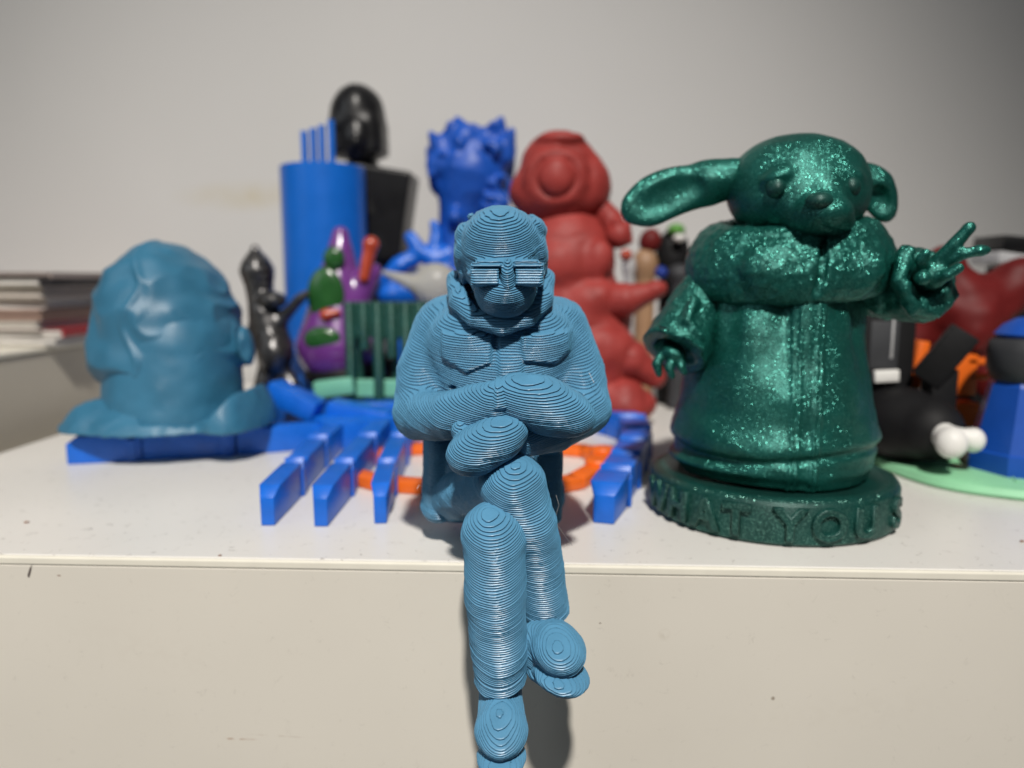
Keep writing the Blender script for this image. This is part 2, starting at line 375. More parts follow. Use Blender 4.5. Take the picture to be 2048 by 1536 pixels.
def cabinet_mat(name, col, rough, scuff, marks=()):
    m, nt, b = new_mat(name); tc = N(nt, 'ShaderNodeTexCoord'); L = nt.links
    a = N(nt, 'ShaderNodeTexNoise'); a.inputs['Scale'].default_value = 18; a.inputs['Detail'].default_value = 8; L.new(tc.outputs['Object'], a.inputs['Vector'])
    base = ramp(nt, a.outputs[0], [(0.3, tuple(c*0.965 for c in col)), (0.7, tuple(min(c*1.02, 1) for c in col))])
    # fine hairline scuffs: thin level sets of warped noise, kept only in scattered patches
    n1 = N(nt, 'ShaderNodeTexNoise'); n1.inputs['Scale'].default_value = 210; n1.inputs['Detail'].default_value = 3; n1.inputs['Distortion'].default_value = 1.2; L.new(tc.outputs['Object'], n1.inputs['Vector'])
    line = ramp(nt, n1.outputs[0], [(0.488, (0, 0, 0)), (0.5, (1, 1, 1)), (0.512, (0, 0, 0))])
    n2 = N(nt, 'ShaderNodeTexNoise'); n2.inputs['Scale'].default_value = 330; n2.inputs['Detail'].default_value = 2; L.new(tc.outputs['Object'], n2.inputs['Vector'])
    patch = ramp(nt, n2.outputs[0], [(0.57, (0, 0, 0)), (0.64, (1, 1, 1))])
    vo = N(nt, 'ShaderNodeTexVoronoi'); vo.inputs['Scale'].default_value = 75; L.new(tc.outputs['Object'], vo.inputs['Vector'])
    dot = ramp(nt, vo.outputs['Distance'], [(0.025, (1, 1, 1)), (0.05, (0, 0, 0))])
    mu = N(nt, 'ShaderNodeMath', operation='MULTIPLY'); L.new(line, mu.inputs[0]); L.new(patch, mu.inputs[1])
    mm = N(nt, 'ShaderNodeMath', operation='MAXIMUM'); L.new(mu.outputs[0], mm.inputs[0]); 
    ds = N(nt, 'ShaderNodeMath', operation='MULTIPLY'); ds.inputs[1].default_value = 0.35; L.new(dot, ds.inputs[0]); L.new(ds.outputs[0], mm.inputs[1])
    sc = N(nt, 'ShaderNodeMath', operation='MULTIPLY'); sc.inputs[1].default_value = scuff; L.new(mm.outputs[0], sc.inputs[0])
    mx = N(nt, 'ShaderNodeMix', data_type='RGBA'); L.new(sc.outputs[0], mx.inputs['Factor']); L.new(base, mx.inputs['A']); mx.inputs['B'].default_value = (0.16, 0.13, 0.10, 1)
    out = mx.outputs['Result']
    for (p, sc3, rz, colr, amt) in marks:            # single scratches and smears, each where it sits
        mp = N(nt, 'ShaderNodeMapping', vector_type='TEXTURE'); mp.inputs['Location'].default_value = tuple(np.array(p)*S); mp.inputs['Rotation'].default_value = rz; mp.inputs['Scale'].default_value = tuple(np.array(sc3)*S); L.new(tc.outputs['Object'], mp.inputs['Vector'])
        g = N(nt, 'ShaderNodeTexGradient', gradient_type='SPHERICAL'); L.new(mp.outputs[0], g.inputs['Vector'])
        gn = N(nt, 'ShaderNodeTexNoise'); gn.inputs['Scale'].default_value = 420; gn.inputs['Detail'].default_value = 4; L.new(tc.outputs['Object'], gn.inputs['Vector'])
        gr = ramp(nt, gn.outputs[0], [(0.42, (0, 0, 0)), (0.60, (1, 1, 1))])
        m1 = N(nt, 'ShaderNodeMath', operation='MULTIPLY'); L.new(g.outputs[0], m1.inputs[0]); L.new(gr, m1.inputs[1])
        m2 = N(nt, 'ShaderNodeMath', operation='MULTIPLY', use_clamp=True); m2.inputs[1].default_value = amt; L.new(m1.outputs[0], m2.inputs[0])
        mm_ = N(nt, 'ShaderNodeMix', data_type='RGBA'); L.new(m2.outputs[0], mm_.inputs['Factor']); L.new(out, mm_.inputs['A']); mm_.inputs['B'].default_value = (*colr, 1); out = mm_.outputs['Result']
    L.new(out, b.inputs['Base Color']); b.inputs['Specular IOR Level'].default_value = 0.45
    rr = N(nt, 'ShaderNodeMapRange'); rr.inputs['To Min'].default_value = rough*0.8; rr.inputs['To Max'].default_value = rough*1.25; L.new(a.outputs[0], rr.inputs['Value']); L.new(rr.outputs[0], b.inputs['Roughness'])
    return m
TOPM = cabinet_mat('white_cabinet_top', (0.72, 0.70, 0.665), 0.33, 0.75)
_fy = 0.02
MARKS = [(at(60, 1148, _fy), (0.035, 0.3, 0.30), (0, rad(20), 0), (0.12, 0.10, 0.09), 3.0), (at(470, 1476, _fy), (0.55, 0.3, 0.030), (0, 0, 0), (0.42, 0.27, 0.18), 1.6), (at(560, 1470, _fy), (0.8, 0.3, 0.02), (0, rad(2), 0), (0.45, 0.36, 0.28), 0.8),
         (at(120, 1150, _fy), (0.05, 0.3, 0.02), (0, 0, 0), (0.3, 0.2, 0.15), 2.0), (at(1545, 1395, _fy), (0.05, 0.3, 0.05), (0, 0, 0), (0.35, 0.3, 0.24), 2.0), (at(870, 1260, _fy), (0.02, 0.3, 0.02), (0, 0, 0), (0.05, 0.04, 0.04), 5.0), (at(1200, 1245, _fy), (0.03, 0.3, 0.02), (0, 0, 0), (0.3, 0.25, 0.2), 3.0),
         (at(1328, 1268, _fy), (0.14, 0.3, 0.16), (0, 0, 0), (0.60, 0.55, 0.47), 1.2), (at(300, 1300, _fy), (2.5, 0.3, 0.6), (0, rad(12), 0), (0.62, 0.57, 0.49), 0.15), (at(1700, 1420, _fy), (3.0, 0.3, 0.5), (0, rad(-8), 0), (0.62, 0.57, 0.49), 0.15)]
FRONTM = cabinet_mat('white_cabinet_front', (0.725, 0.685, 0.605), 0.42, 0.16, MARKS)
CREAM = cabinet_mat('cream_side_panel', (0.60, 0.555, 0.47), 0.45, 0.2)
EDGEM = plastic('cream_edge_band', (0.80, 0.765, 0.66), 0.35, var=0.04)
PAPER = [plastic('magazine_paper_%d' % i, c, 0.55, var=0.08, nscale=400) for i, c in enumerate([(0.62, 0.58, 0.53), (0.50, 0.45, 0.40), (0.70, 0.67, 0.63), (0.40, 0.33, 0.30), (0.03, 0.025, 0.025), (0.38, 0.02, 0.03), (0.30, 0.20, 0.16)])]

# ------------------------------------------------------------------ the setting
XL = -17.6                                     # the cabinet's left end
top = bm_obj('cabinet_top', box_bm((XL+30, 12.75, -0.09), (30, 12.65, 0.09), bev=0.03), TOPM)
cab = thing('cabinet', 'white cabinet with scuffed top and cream front edge carrying all the figurines', 'cabinet', (12, 12, -40))
top.parent = cab; top.matrix_parent_inverse = Matrix.Translation(-cab.location)
def into(o, par): o.parent = par; o.matrix_parent_inverse = Matrix.Translation(-Vector(world_base(par))); return o
into(bm_obj('edge_band', box_bm((XL+30, 0.035, -0.093), (30.02, 0.06, 0.088), bev=0.035), EDGEM), cab)
into(bm_obj('front_panel', box_bm((XL+30, 0.128, -20.184), (29.98, 0.14, 20.0), bev=0.02), FRONTM), cab)
into(bm_obj('side_panel', box_bm((XL+0.9, 12.9, -20.2), (0.85, 12.4, 19.98), bev=0.02), FRONTM), cab)
tag(bm_obj('wall', box_bm((0, 27.0, 20), (110, 1.0, 70)), WALL), kind='structure')
# ------------------------------------------------------------------ magazines on the lower unit behind, at the left
lz = 2.95; th = rad(1.5)
side = thing('side_cabinet', 'cream side cabinet under the magazine stack, left of the teal head', 'cabinet', (-35, 13, -40))
into(bm_obj('carcass', box_bm((-40, 12, lz-20.1), (20.5, 13.9, 19.9), bev=0.05), CREAM), side)
into(bm_obj('carcass_top', box_bm((-40, 12, lz-0.09), (20.56, 13.95, 0.09), bev=0.03), EDGEM), side)
A = np.array([-19.0, 13.9, lz]); d1 = np.array([-math.sin(th), math.cos(th)]); d2 = np.array([-math.cos(th), -math.sin(th)])
mz = lz+0.01
mags = [(0.24, 2, 0.0, 'lowest magazine of the stack, pale grey'), (0.22, 5, 0.15, 'red edged magazine near the bottom of the stack'), (0.24, 0, 0.5, 'cream magazine above the red edged one'),
        (0.30, 6, 0.3, 'brownish magazine in the middle of the stack'), (0.26, 2, 0.75, 'pale thick magazine above the brownish one'), (0.34, 1, 0.4, 'grey beige magazine high in the stack'),
        (0.22, 4, 0.1, 'black magazine second from the top of the stack'), (0.16, 3, 0.35, 'topmost magazine with a dull brown cover')]
for i, (t, mi, ins, lab) in enumerate(mags):
    t *= 1.38
    c0 = A[:2]+d1*(6.2+ins*0.3)+d2*(7.2+ins)
    o = thing('magazine', lab+' at far left', 'magazine', (c0[0], c0[1], mz), 'magazines stacked at the left')
    R_ = Euler((0, 0, th+rad(2.2*math.sin(i*1.9)))).to_matrix(); bm = None
    for q in range(6):
        z = mz+t*(q+0.5)/6; off = R_ @ Vector((0.06*math.sin(q*3+i), 0.06*math.cos(q*5+i), 0)); b = box_bm((c0[0]+off[0], c0[1]+off[1], z), (7.2, 6.0, t/12*0.85), M=R_)
        if bm is None: bm = b
        else:
            me = bpy.data.meshes.new('t'); b.to_mesh(me); b.free(); bm.from_mesh(me); bpy.data.meshes.remove(me)
    bm_obj('pages', bm, PAPER[2 if mi in (4, 5) else mi], o)
    bm_obj('cover', box_bm((c0[0], c0[1], mz+t+0.008), (7.26, 6.06, 0.008), M=R_), PAPER[mi], o)
    if mi in (4, 5, 3): bm_obj('spine', box_bm(Vector((c0[0], c0[1], mz+t/2))+R_ @ Vector((7.25, 0, 0)), (0.03, 6.0, t/2-0.01), M=R_), PAPER[mi], o)
    mz += t+0.02
# ------------------------------------------------------------------ blue jointed hand lying on the cabinet
hand = thing('articulated_hand', 'bright blue jointed toy hand spread flat under the teal head and behind the seated figurine', 'toy hand', ground(800, 880))
HZ = 0.88
def segment(p0, p1, wd, ht, tip=False, base=0.0):
    p0, p1 = np.array(p0[:2]), np.array(p1[:2]); d = p1-p0; L = float(np.linalg.norm(d)); d /= L; n = np.array([-d[1], d[0]]); b0 = base+0.012
    z0 = ht*0.74 if tip else ht*0.86; s1 = min(0.30, L*0.3)
    prof = [(0.0, b0), (0.0, base+z0), (s1, base+ht), (L-0.40, base+ht), (L-0.37, base+ht-0.20), (L-0.24, base+ht-0.20), (L-0.15, base+ht+0.08), (L-0.03, base+ht+0.03), (L-0.03, b0)]
    bm = bmesh.new(); nose = 0.62 if tip else 0.84
    rows = []
    for sgn in (-1, 1):
        row = []
        for (a, z) in prof:
            wv = wd*0.5*(nose if a < 0.05 else 1.0); q = p0+d*a+n*sgn*wv; row.append(bm.verts.new((q[0], q[1], z)))
        rows.append(row)
    bm.faces.new(rows[0]); bm.faces.new(rows[1][::-1]); m_ = len(prof)
    for i in range(m_): bm.faces.new((rows[0][i], rows[1][i], rows[1][(i+1) % m_], rows[0][(i+1) % m_]))
    bmesh.ops.recalc_face_normals(bm, faces=bm.faces[:])
    bmesh.ops.bevel(bm, geom=bm.edges[:], offset=0.022, segments=2, affect='EDGES', profile=0.5)
    o = edge_split_smooth(bm_obj('finger_segment', bm, BLUE, hand), 28)
    e = p1-d*0.30                                     # cheek plates either side of the joint, and the pin through them
    for sgn in (-1, 1):
        q = e+n*sgn*(wd*0.5+0.012); bm_obj('cheek', box_bm((q[0], q[1], base+ht*0.40+0.012), (0.13, 0.03, ht*0.40), rot=(0, 0, math.atan2(d[1], d[0])), bev=0.02), BLUE, o)
    edge_split_smooth(bm_obj('hinge', lathe_bm([(ht*0.30, -wd*0.34), (ht*0.30, wd*0.34)], (e[0]+d[0]*0.02, e[1]+d[1]*0.02, base+ht*0.62), 20, axis=(n[0], n[1], 0)), BLUE, o))
    return o
def finger(pix, wd, ht=HZ, widen=0.0):
    P = [ground(x, y) for x, y in pix]
    for i in range(len(P)-1): segment(P[i], P[i+1], wd+widen*i, ht, tip=(i == 0))
finger([(138, 927), (290, 918), (474, 908), (660, 893)], 0.62, 0.86)
finger([(536, 1052), (594, 984), (640, 930), (705, 866)], 0.50, 0.90, 0.06)
finger([(642, 1054), (692, 985), (738, 925), (780, 868)], 0.50, 0.90, 0.06)
finger([(761, 1048), (776, 985), (800, 925), (835, 868)], 0.46, 0.90, 0.06)
finger([(1207, 1048), (1232, 1003), (1252, 968), (1268, 935), (1275, 908), (1262, 882), (1215, 864), (1130, 852)], 0.78, 0.92, 0.03)
pp = [ground(*p) for p in [(660, 905), (835, 880), (1120, 868), (1150, 838), (1000, 812), (640, 826), (520, 838)]]
bm = prism_bm(pp[::1], 0.012, 0.95, bev=0.08); bmesh.ops.recalc_face_normals(bm, faces=bm.faces[:])
edge_split_smooth(bm_obj('palm', bm, BLUE, hand))
for (x0, y0, x1, y1, ht) in [(545, 846, 800, 852, 1.12), (690, 872, 800, 868, 1.06), (840, 866, 960, 850, 1.1)]:
    a, b = ground(x0, y0), ground(x1, y1); c = (a+b)/2; d = b-a
    edge_split_smooth(bm_obj('palm_ridge', box_bm((c[0], c[1], ht/2+0.25), (np.linalg.norm(d)/2, 0.34, ht/2-0.1), rot=(0, 0, math.atan2(d[1], d[0])), bev=0.06), BLUE, hand))
c = at(590, 786, 11.0)
edge_split_smooth(bm_obj('wrist_flap', box_bm((c[0], c[1], c[2]-0.25), (0.92, 0.5, 0.36), rot=(0, rad(24), rad(-6)), bev=0.08), BLUE, hand))
c = at(720, 812, 11.4)
edge_split_smooth(bm_obj('wrist_flap', box_bm((c[0], c[1], c[2]-0.30), (1.1, 0.5, 0.34), rot=(0, rad(10), rad(-4)), bev=0.08), BLUE, hand))
# ------------------------------------------------------------------ orange frame lying under the hand
orr = thing('orange_ring', 'flat orange jointed ring lying on the cabinet top behind the seated figurine', 'ring', ground(970, 950))
ringp = [ground(x, y) for x, y in [(700, 962), (760, 978), (850, 985), (960, 990), (1080, 988), (1150, 976), (1195, 950), (1205, 925), (1170, 912), (1080, 905), (940, 903), (820, 908), (730, 930)]]
for i in range(len(ringp)):
    a, b = ringp[i], ringp[(i+1) % len(ringp)]; c = (a+b)/2; d = b-a; L = np.linalg.norm(d)
    bm = box_bm((c[0], c[1], 0.175), (L/2+0.06, 0.30, 0.16), rot=(0, 0, math.atan2(d[1], d[0])), bev=0.05)
    edge_split_smooth(bm_obj('link', bm, ORANGE, orr))
for i in (0, 3, 6, 7, 9, 12):
    a = ringp[i]; bm = lathe_bm([(0.0, 0.015), (0.36, 0.015), (0.38, 0.05), (0.38, 0.42), (0.33, 0.48), (0, 0.48)], (a[0], a[1], 0), 24); edge_split_smooth(bm_obj('stud', bm, ORANGE, orr))

# ------------------------------------------------------------------ teal head seen from behind, standing on the hand's finger
hb = thing('head_bust', 'glossy teal printed head seen from behind with ragged collar, resting on the blue hand', 'bust', (at(330, 880, 9.6)[0], 9.6, 0.98))
HY = 9.8
pr = [E(328, 592, HY, 100, 106, 2.1, k=0.6), E(338, 645, HY, 134, 126, 2.45, k=0.6), E(346, 712, HY, 154, 84, 2.55, k=0.5)]
hxc = at(343, 640, HY)[0]; hzc = at(345, 768, HY-2.4)[2]
def locks(D, ax):
    X = ax[0][:, None, None]-hxc; Y = ax[1][None, :, None]; Z = ax[2][None, None, :]
    Nn = noise3(D.shape, 1.3/0.055, 77, 2); N2 = noise3(D.shape, 0.8/0.055, 78, 1)
    ph = 2.3*Z-1.0*np.abs(X-0.25+0.35*np.sin(2.2*Z))+3.0*Nn
    f = 0.10*(0.6-np.abs(np.sin(ph)))+0.06*N2
    part = 0.07*np.exp(-((X+0.05-0.22*np.sin(2.6*Z))/0.10)**2)*(Y < HY)
    D = np.where(D < 5, D-f-part, D)
    return np.maximum(D, (hzc+0.10*X+0.06*np.sin(3*X)-Z)).astype(np.float32)
blob('hair', pr, TEAL2, hb, h=0.055, mod=locks)
blob('neck', [Cp((350, 700, HY-0.46), (350, 860, HY-0.60), 126, 136), E(350, 860, HY-0.7, 130, 30, 2.0, k=0.3)], TEAL2, hb, h=0.07, rough=0.03, cell=0.5, seed=8, floor=1.0)
for (px, py, t) in ((200, 662, 10), (492, 692, -8)):
    blob('ear', [E(px, py, HY-0.5, 14, 40, 0.42, t), E(px+(3 if px < 300 else -3), py+12, HY-0.95, 9, 22, 0.22, t, 's', 0.1)], TEAL2, hb, h=0.06)
def collar_cut(D, ax):
    X = ax[0]; Nn = noise3((len(X), D.shape[1], 4), 5, 91, 2)[:, :, :1]
    px = [140, 165, 215, 300, 318, 400, 440, 470, 520, 545]; py = [862, 818, 806, 828, 850, 858, 842, 800, 772, 800]
    xs = [at(a, b, HY-1.8)[0] for a, b in zip(px, py)]; zs = [at(a, b, HY-2.8)[2] for a, b in zip(px, py)]
    zt = np.interp(X, xs, zs)[:, None, None]
    Z = ax[2][None, None, :]
    return np.maximum(np.maximum(D, Z-zt-0.05*Nn), 1.0+0.035*Nn-Z).astype(np.float32)
blob('collar', [E(340, 900, HY-0.35, 200, 150, 3.05, k=0.3), E(222, 872, HY-1.2, 84, 92, 1.7, 0, k=0.3), E(482, 840, HY-0.8, 60, 100, 1.9, -10, k=0.3)], TEAL2, hb, h=0.055, rough=0.05, cell=0.4, seed=9, mod=collar_cut)
# ------------------------------------------------------------------ blue cup with flat sticks
CY = 19.0
cb = at(648, 400, CY); cr = cmr(83, cb); ctop = at(648, 322, CY-cr)[2]
cup = thing('pen_cup', 'tall bright blue cylindrical cup behind the purple cone', 'cup', (cb[0], CY, 0))
edge_split_smooth(bm_obj('cup_wall', lathe_bm([(0, 0.02), (cr-0.05, 0.02), (cr, 0.08), (cr, ctop-0.03), (cr-0.03, ctop), (cr-0.16, ctop), (cr-0.18, ctop-0.03), (cr-0.18, 0.3), (0, 0.3)], (cb[0], CY, 0), 96), BLUEF, cup))
c = at(562, 545, CY-0.6); bm_obj('side_clip', box_bm((c[0]+0.03, CY-0.6, 2.4), (0.16, 0.35, 2.35), bev=0.05), BLUEF, cup)
for i, (px, py, wpx, Y, lab) in enumerate([(608, 262, 6, CY-0.4, 'shortest flat blue stick, at the left in the cup'), (626, 256, 6, CY-0.2, 'flat blue stick, second from the left in the cup'),
                                           (643, 250, 6, CY-0.1, 'flat blue stick, second from the right in the cup'), (662, 240, 6, CY+0.1, 'tallest flat blue stick, nearest the black bust')]):
    c = at(px, py, Y); st = thing('stick', lab, 'stick', (c[0], Y, 0.32), 'sticks in the blue cup')
    bm_obj('blade', box_bm((c[0], Y, (c[2]+0.34)/2), (cmr(wpx, c), 0.11, (c[2]-0.34)/2), bev=0.025), BLUEF, st)
    bm_obj('handle', box_bm((c[0], Y+0.0, c[2]*0.3+0.3), (cmr(wpx, c)+0.02, 0.14, c[2]*0.2), bev=0.03), BLUEF, st)
# ------------------------------------------------------------------ black bust (a plain head with a bob of hair)
BY = 21.8
bb = thing('black_bust', 'black bust, tallest thing of all, standing behind the blue cup', 'bust', (at(740, 700, BY)[0], BY, 0))
bz = at(716, 312, BY)[2]
blob('hair', [E(715, 232, BY, 54, 62, 1.25, k=0.3), rbox(at(718, 285, BY), (cmr(54, at(718, 285, BY)), 1.15, cmr(50, at(718, 285, BY))), rd=0.6, k=0.4)], BLACKG, bb, h=0.09, rough=0.05, cell=0.7, mod=lambda D, ax: np.maximum(D, (bz+0.06*np.sin(4*ax[0])[:, None, None]-ax[2][None, None, :])).astype(np.float32))
blob('face', [E(712, 278, BY-0.85, 32, 48, 0.6), E(712, 284, BY-1.42, 7, 12, 0.2, k=0.2)], BLACKG, bb, h=0.08)
blob('shoulders', [Cp((722, 300, BY), (728, 360, BY), 28, 34), rbox(at(762, 430, BY), (cmr(58, at(762, 430, BY)), 1.25, cmr(88, at(762, 430, BY))), (0, rad(9), 0), 0.12, k=0.3), rbox(at(700, 400, BY), (cmr(40, at(700, 400, BY)), 1.2, cmr(50, at(700, 400, BY))), (0, rad(-20), 0), 0.12, k=0.3), Cp((757, 500, BY), (760, 640, BY), 50, 40, k=0.3), rbox((at(757, 700, BY)[0], BY, 1.0), (1.1, 1.1, 1.0), rd=0.1, k=0.4)], BLACKG, bb, h=0.10, floor=0.02)
# ------------------------------------------------------------------ purple cone with green dabs
PY = 16.2
pc = thing('purple_cone', 'glossy purple cone with green patches and an orange-red arm, before the blue cup', 'ornament', (at(690, 700, PY)[0], PY, 0))
blob('cone', [Cp((681, 470, PY+0.3), (676, 690, PY), 17, 82, k=0.3), Cp((690, 640, PY), (742, 545, PY), 34, 22, k=0.3)], PURPLE, pc, h=0.07)
for (px, py, rx, ry, Y) in ((668, 517, 22, 25, PY-0.60), (652, 592, 38, 58, PY-0.95), (645, 678, 38, 25, PY-1.50)):
    blob('green_patch', [E(px, py, Y+0.06, rx, ry, 0.27), E(px+3, py-ry*0.2, Y-0.36, rx*0.5, ry*0.4, 0.16, 0, 's', 0.12)], DGREEN, pc, h=0.06)
blob('orange_arm', [Tb([(728, 556, PY-0.5), (734, 525, PY-0.4), (742, 492, PY-0.3)], [11, 13, 14], k=0.06), E(742, 488, PY-0.3, 16, 16, 0.3)], ORED, pc, h=0.05)
blob('orange_knob', [E(652, 630, PY-1.35, 13, 13, 0.25), E(668, 626, PY-1.3, 14, 8, 0.2)], ORED, pc, h=0.05)
blob('foot', [E(690, 745, PY, 80, 38, 1.5), rbox((at(690, 745, PY)[0], PY, 0.5), (1.5, 1.3, 0.5), rd=0.1, k=0.3)], BLACK, pc, h=0.09, floor=0.02)
# ------------------------------------------------------------------ dark grey silky creature
GY = 15.2
gc = thing('grey_creature', 'glossy dark grey ribbed figurine with a pointed head, right of the teal head', 'figurine', (at(545, 700, GY)[0], GY, 0))
blob('head', [Cp((510, 498, GY), (514, 540, GY), 9, 30, k=0.3), Cp((514, 540, GY), (522, 600, GY), 30, 26, k=0.3), E(545, 600, GY-0.4, 28, 18, 0.5, k=0.2)], DGREY, gc, h=0.06, rough=0.02)
for i in range(6):
    y = 520+i*15
    for sx in (-14, 12):
        c = at(512+sx+i*2, y+abs(sx)*0.2, GY-0.52); blob('rib_knob', [ell(c, (0.11, 0.11, 0.09))], DGREY, gc, h=0.05)
blob('torso', [Cp((524, 610, GY), (548, 690, GY), 28, 36, k=0.3), E(550, 705, GY-0.35, 34, 40, 0.7, k=0.3), Cp((552, 650, GY), (600, 598, GY-0.4), 16, 9, k=0.3), E(606, 592, GY-0.4, 16, 9, 0.2, -30, k=0.15),
               Cp((516, 640, GY), (492, 700, GY), 14, 11, k=0.3), Cp((548, 720, GY), (585, 770, GY-0.3), 20, 16, k=0.3), Cp((540, 720, GY), (520, 790, GY-0.3), 20, 17, k=0.3)], DGREY, gc, h=0.06, rough=0.03)
blob('stand', [rbox((at(550, 800, GY)[0], GY, 0.42), (1.5, 1.2, 0.42), rd=0.15), Cp((585, 770, GY-0.3), (600, 830, GY-0.3), 16, 18), Cp((520, 790, GY-0.3), (510, 840, GY-0.3), 17, 18)], DGREY, gc, h=0.08, floor=0.02)
# ------------------------------------------------------------------ green rack of tubes
RY = 13.2
g0 = at(690, 604, RY); g1 = at(880, 604, RY)
rk = thing('tube_rack', 'dark green sparkly rack of upright tubes left of the seated figurine', 'rack', ((g0[0]+g1[0])/2, RY, 0))
zt = g0[2]; zs = at(690, 675, RY)[2]
bm_obj('top_block', box_bm(((g0[0]+g1[0])/2, RY+0.35, (zt+zs)/2), ((g1[0]-g0[0])/2, 0.55, (zt-zs)/2), bev=0.06), GREENR, rk)
for i in range(7):
    x = g0[0]+0.20+i*(g1[0]-g0[0]-0.4)/6; zb = 0.02 if i % 2 == 0 else zs-0.25-0.15*i
    edge_split_smooth(bm_obj('tube', lathe_bm([(0, max(zb, 0.02)), (0.19, max(zb, 0.02)), (0.19, zt-0.02), (0.17, zt+0.01), (0, zt+0.01)], (x, RY-0.22, 0), 20), GREENR, rk))
for i in range(5):
    x = g0[0]+0.40+i*(g1[0]-g0[0]-0.8)/4
    edge_split_smooth(bm_obj('rod', lathe_bm([(0, 0.02), (0.13, 0.02), (0.13, zs), (0, zs)], (x, RY+0.35, 0), 14), GREENR, rk))
bm_obj('cross_bar', box_bm(((g0[0]+g1[0])/2, RY+0.1, 1.55), ((g1[0]-g0[0])/2-0.05, 0.2, 0.32), bev=0.05), MINT2, rk)
bm_obj('foot_bar', box_bm(((g0[0]+g1[0])/2, RY+0.1, 0.2), ((g1[0]-g0[0])/2, 0.55, 0.18), bev=0.05), GREENR, rk)
c = at(676, 774, RY-0.3)
mb = thing('mint_block', 'small pale green block lying against the green tube rack', 'block', (c[0], c[1], 0))
edge_split_smooth(bm_obj('block_body', box_bm((c[0]-0.1, RY-0.35, c[2]), (0.72, 0.3, 0.30), rot=(0, rad(-7), rad(4)), bev=0.05), MINT2, mb))
edge_split_smooth(bm_obj('block_leg', box_bm((c[0]-0.1, RY-0.35, (c[2]-0.2)/2), (0.5, 0.22, (c[2]-0.2)/2), bev=0.03), BLACK, mb))
# ------------------------------------------------------------------ blue crown-topped coral-like figurine
TY = 20.2
bt = thing('coral_figurine', 'craggy royal blue figurine flaring to a jagged crown, behind the seated figurine', 'figurine', (at(930, 700, TY)[0], TY, 0))
rg = random.Random(4); prs = [Cp((942, 350, TY), (920, 460, TY), 72, 38, k=0.4), E(940, 300, TY, 74, 46, 1.2, k=0.4), Cp((920, 450, TY), (930, 560, TY), 36, 60, k=0.4)]
for (px, py, ex, ey) in [(880, 300, 862, 268), (905, 280, 900, 248), (930, 270, 915, 240), (950, 280, 948, 256), (975, 285, 985, 248), (1000, 290, 1002, 240), (1010, 310, 1024, 262), (875, 330, 860, 300), (1008, 350, 1024, 325), (880, 370, 862, 350), (1000, 390, 1018, 372)]:
    prs.append(Cp((px, py, TY-0.3+rg.uniform(-0.6, 0.6)), (ex, ey, TY-0.5+rg.uniform(-0.7, 0.7)), 22, 8, k=0.3))
for q in range(26):
    prs.append(E(880+rg.uniform(0, 125), 285+rg.uniform(0, 150), TY-1.05+rg.uniform(-0.1, 0.3), rg.uniform(10, 22), rg.uniform(8, 20), 0.45, rg.uniform(-60, 60), k=0.12))
blob('crown', prs, BLUED, bt, h=0.08, rough=0.06, cell=0.6, seed=12)
blob('branches', [Tb([(925, 500, TY-0.4), (870, 520, TY-0.8), (838, 500, TY-0.8), (822, 475, TY-0.8)], [24, 20, 16, 13], k=0.15), Tb([(870, 520, TY-0.8), (872, 470, TY-0.6), (868, 448, TY-0.6)], [18, 12, 9], k=0.12),
                  Tb([(838, 510, TY-0.8), (800, 530, TY-1.0), (772, 560, TY-1.0)], [15, 18, 16], k=0.15), Tb([(925, 560, TY), (850, 575, TY-0.6), (780, 590, TY-1.0)], [60, 36, 24], k=0.2),
                  rbox((at(880, 700, TY)[0], TY-0.3, 1.6), (2.0, 1.0, 1.6), rd=0.2, k=0.4)], BLUE, bt, h=0.09, rough=0.06, cell=0.4, seed=14, floor=0.02)
SY = 16.8
cl = thing('clear_bowl', 'small smoky translucent pointed bowl above the green rack', 'bowl', (at(860, 600, SY)[0], SY, 0))
blob('bowl_body', [E(872, 572, SY, 46, 46, 0.75, k=0.2), Cp((850, 575, SY-0.2), (768, 545, SY-0.3), 22, 5, k=0.25)], CLEAR, cl, h=0.07)
edge_split_smooth(bm_obj('bowl_stem', lathe_bm([(0.7, 0.02), (0.7, 0.2), (0.3, 0.4), (0.3, at(872, 600, SY)[2]), (0, at(872, 600, SY)[2])], (at(872, 600, SY)[0], SY, 0), 24), CLEAR, cl))
rbp = at(918, 585, 15.9); rb_ = thing('red_peg', 'tiny orange-red peg beside the seated figurine\'s shoulder', 'peg', (rbp[0], 15.9, 0))
edge_split_smooth(bm_obj('peg_body', lathe_bm([(0.3, 0.02), (0.3, 0.1), (0.12, 0.2), (0.12, rbp[2]-0.3), (0.22, rbp[2]-0.2), (0.25, rbp[2]), (0.12, rbp[2]+0.2), (0, rbp[2]+0.22)], (rbp[0], 15.9, 0), 20), ORED, rb_))
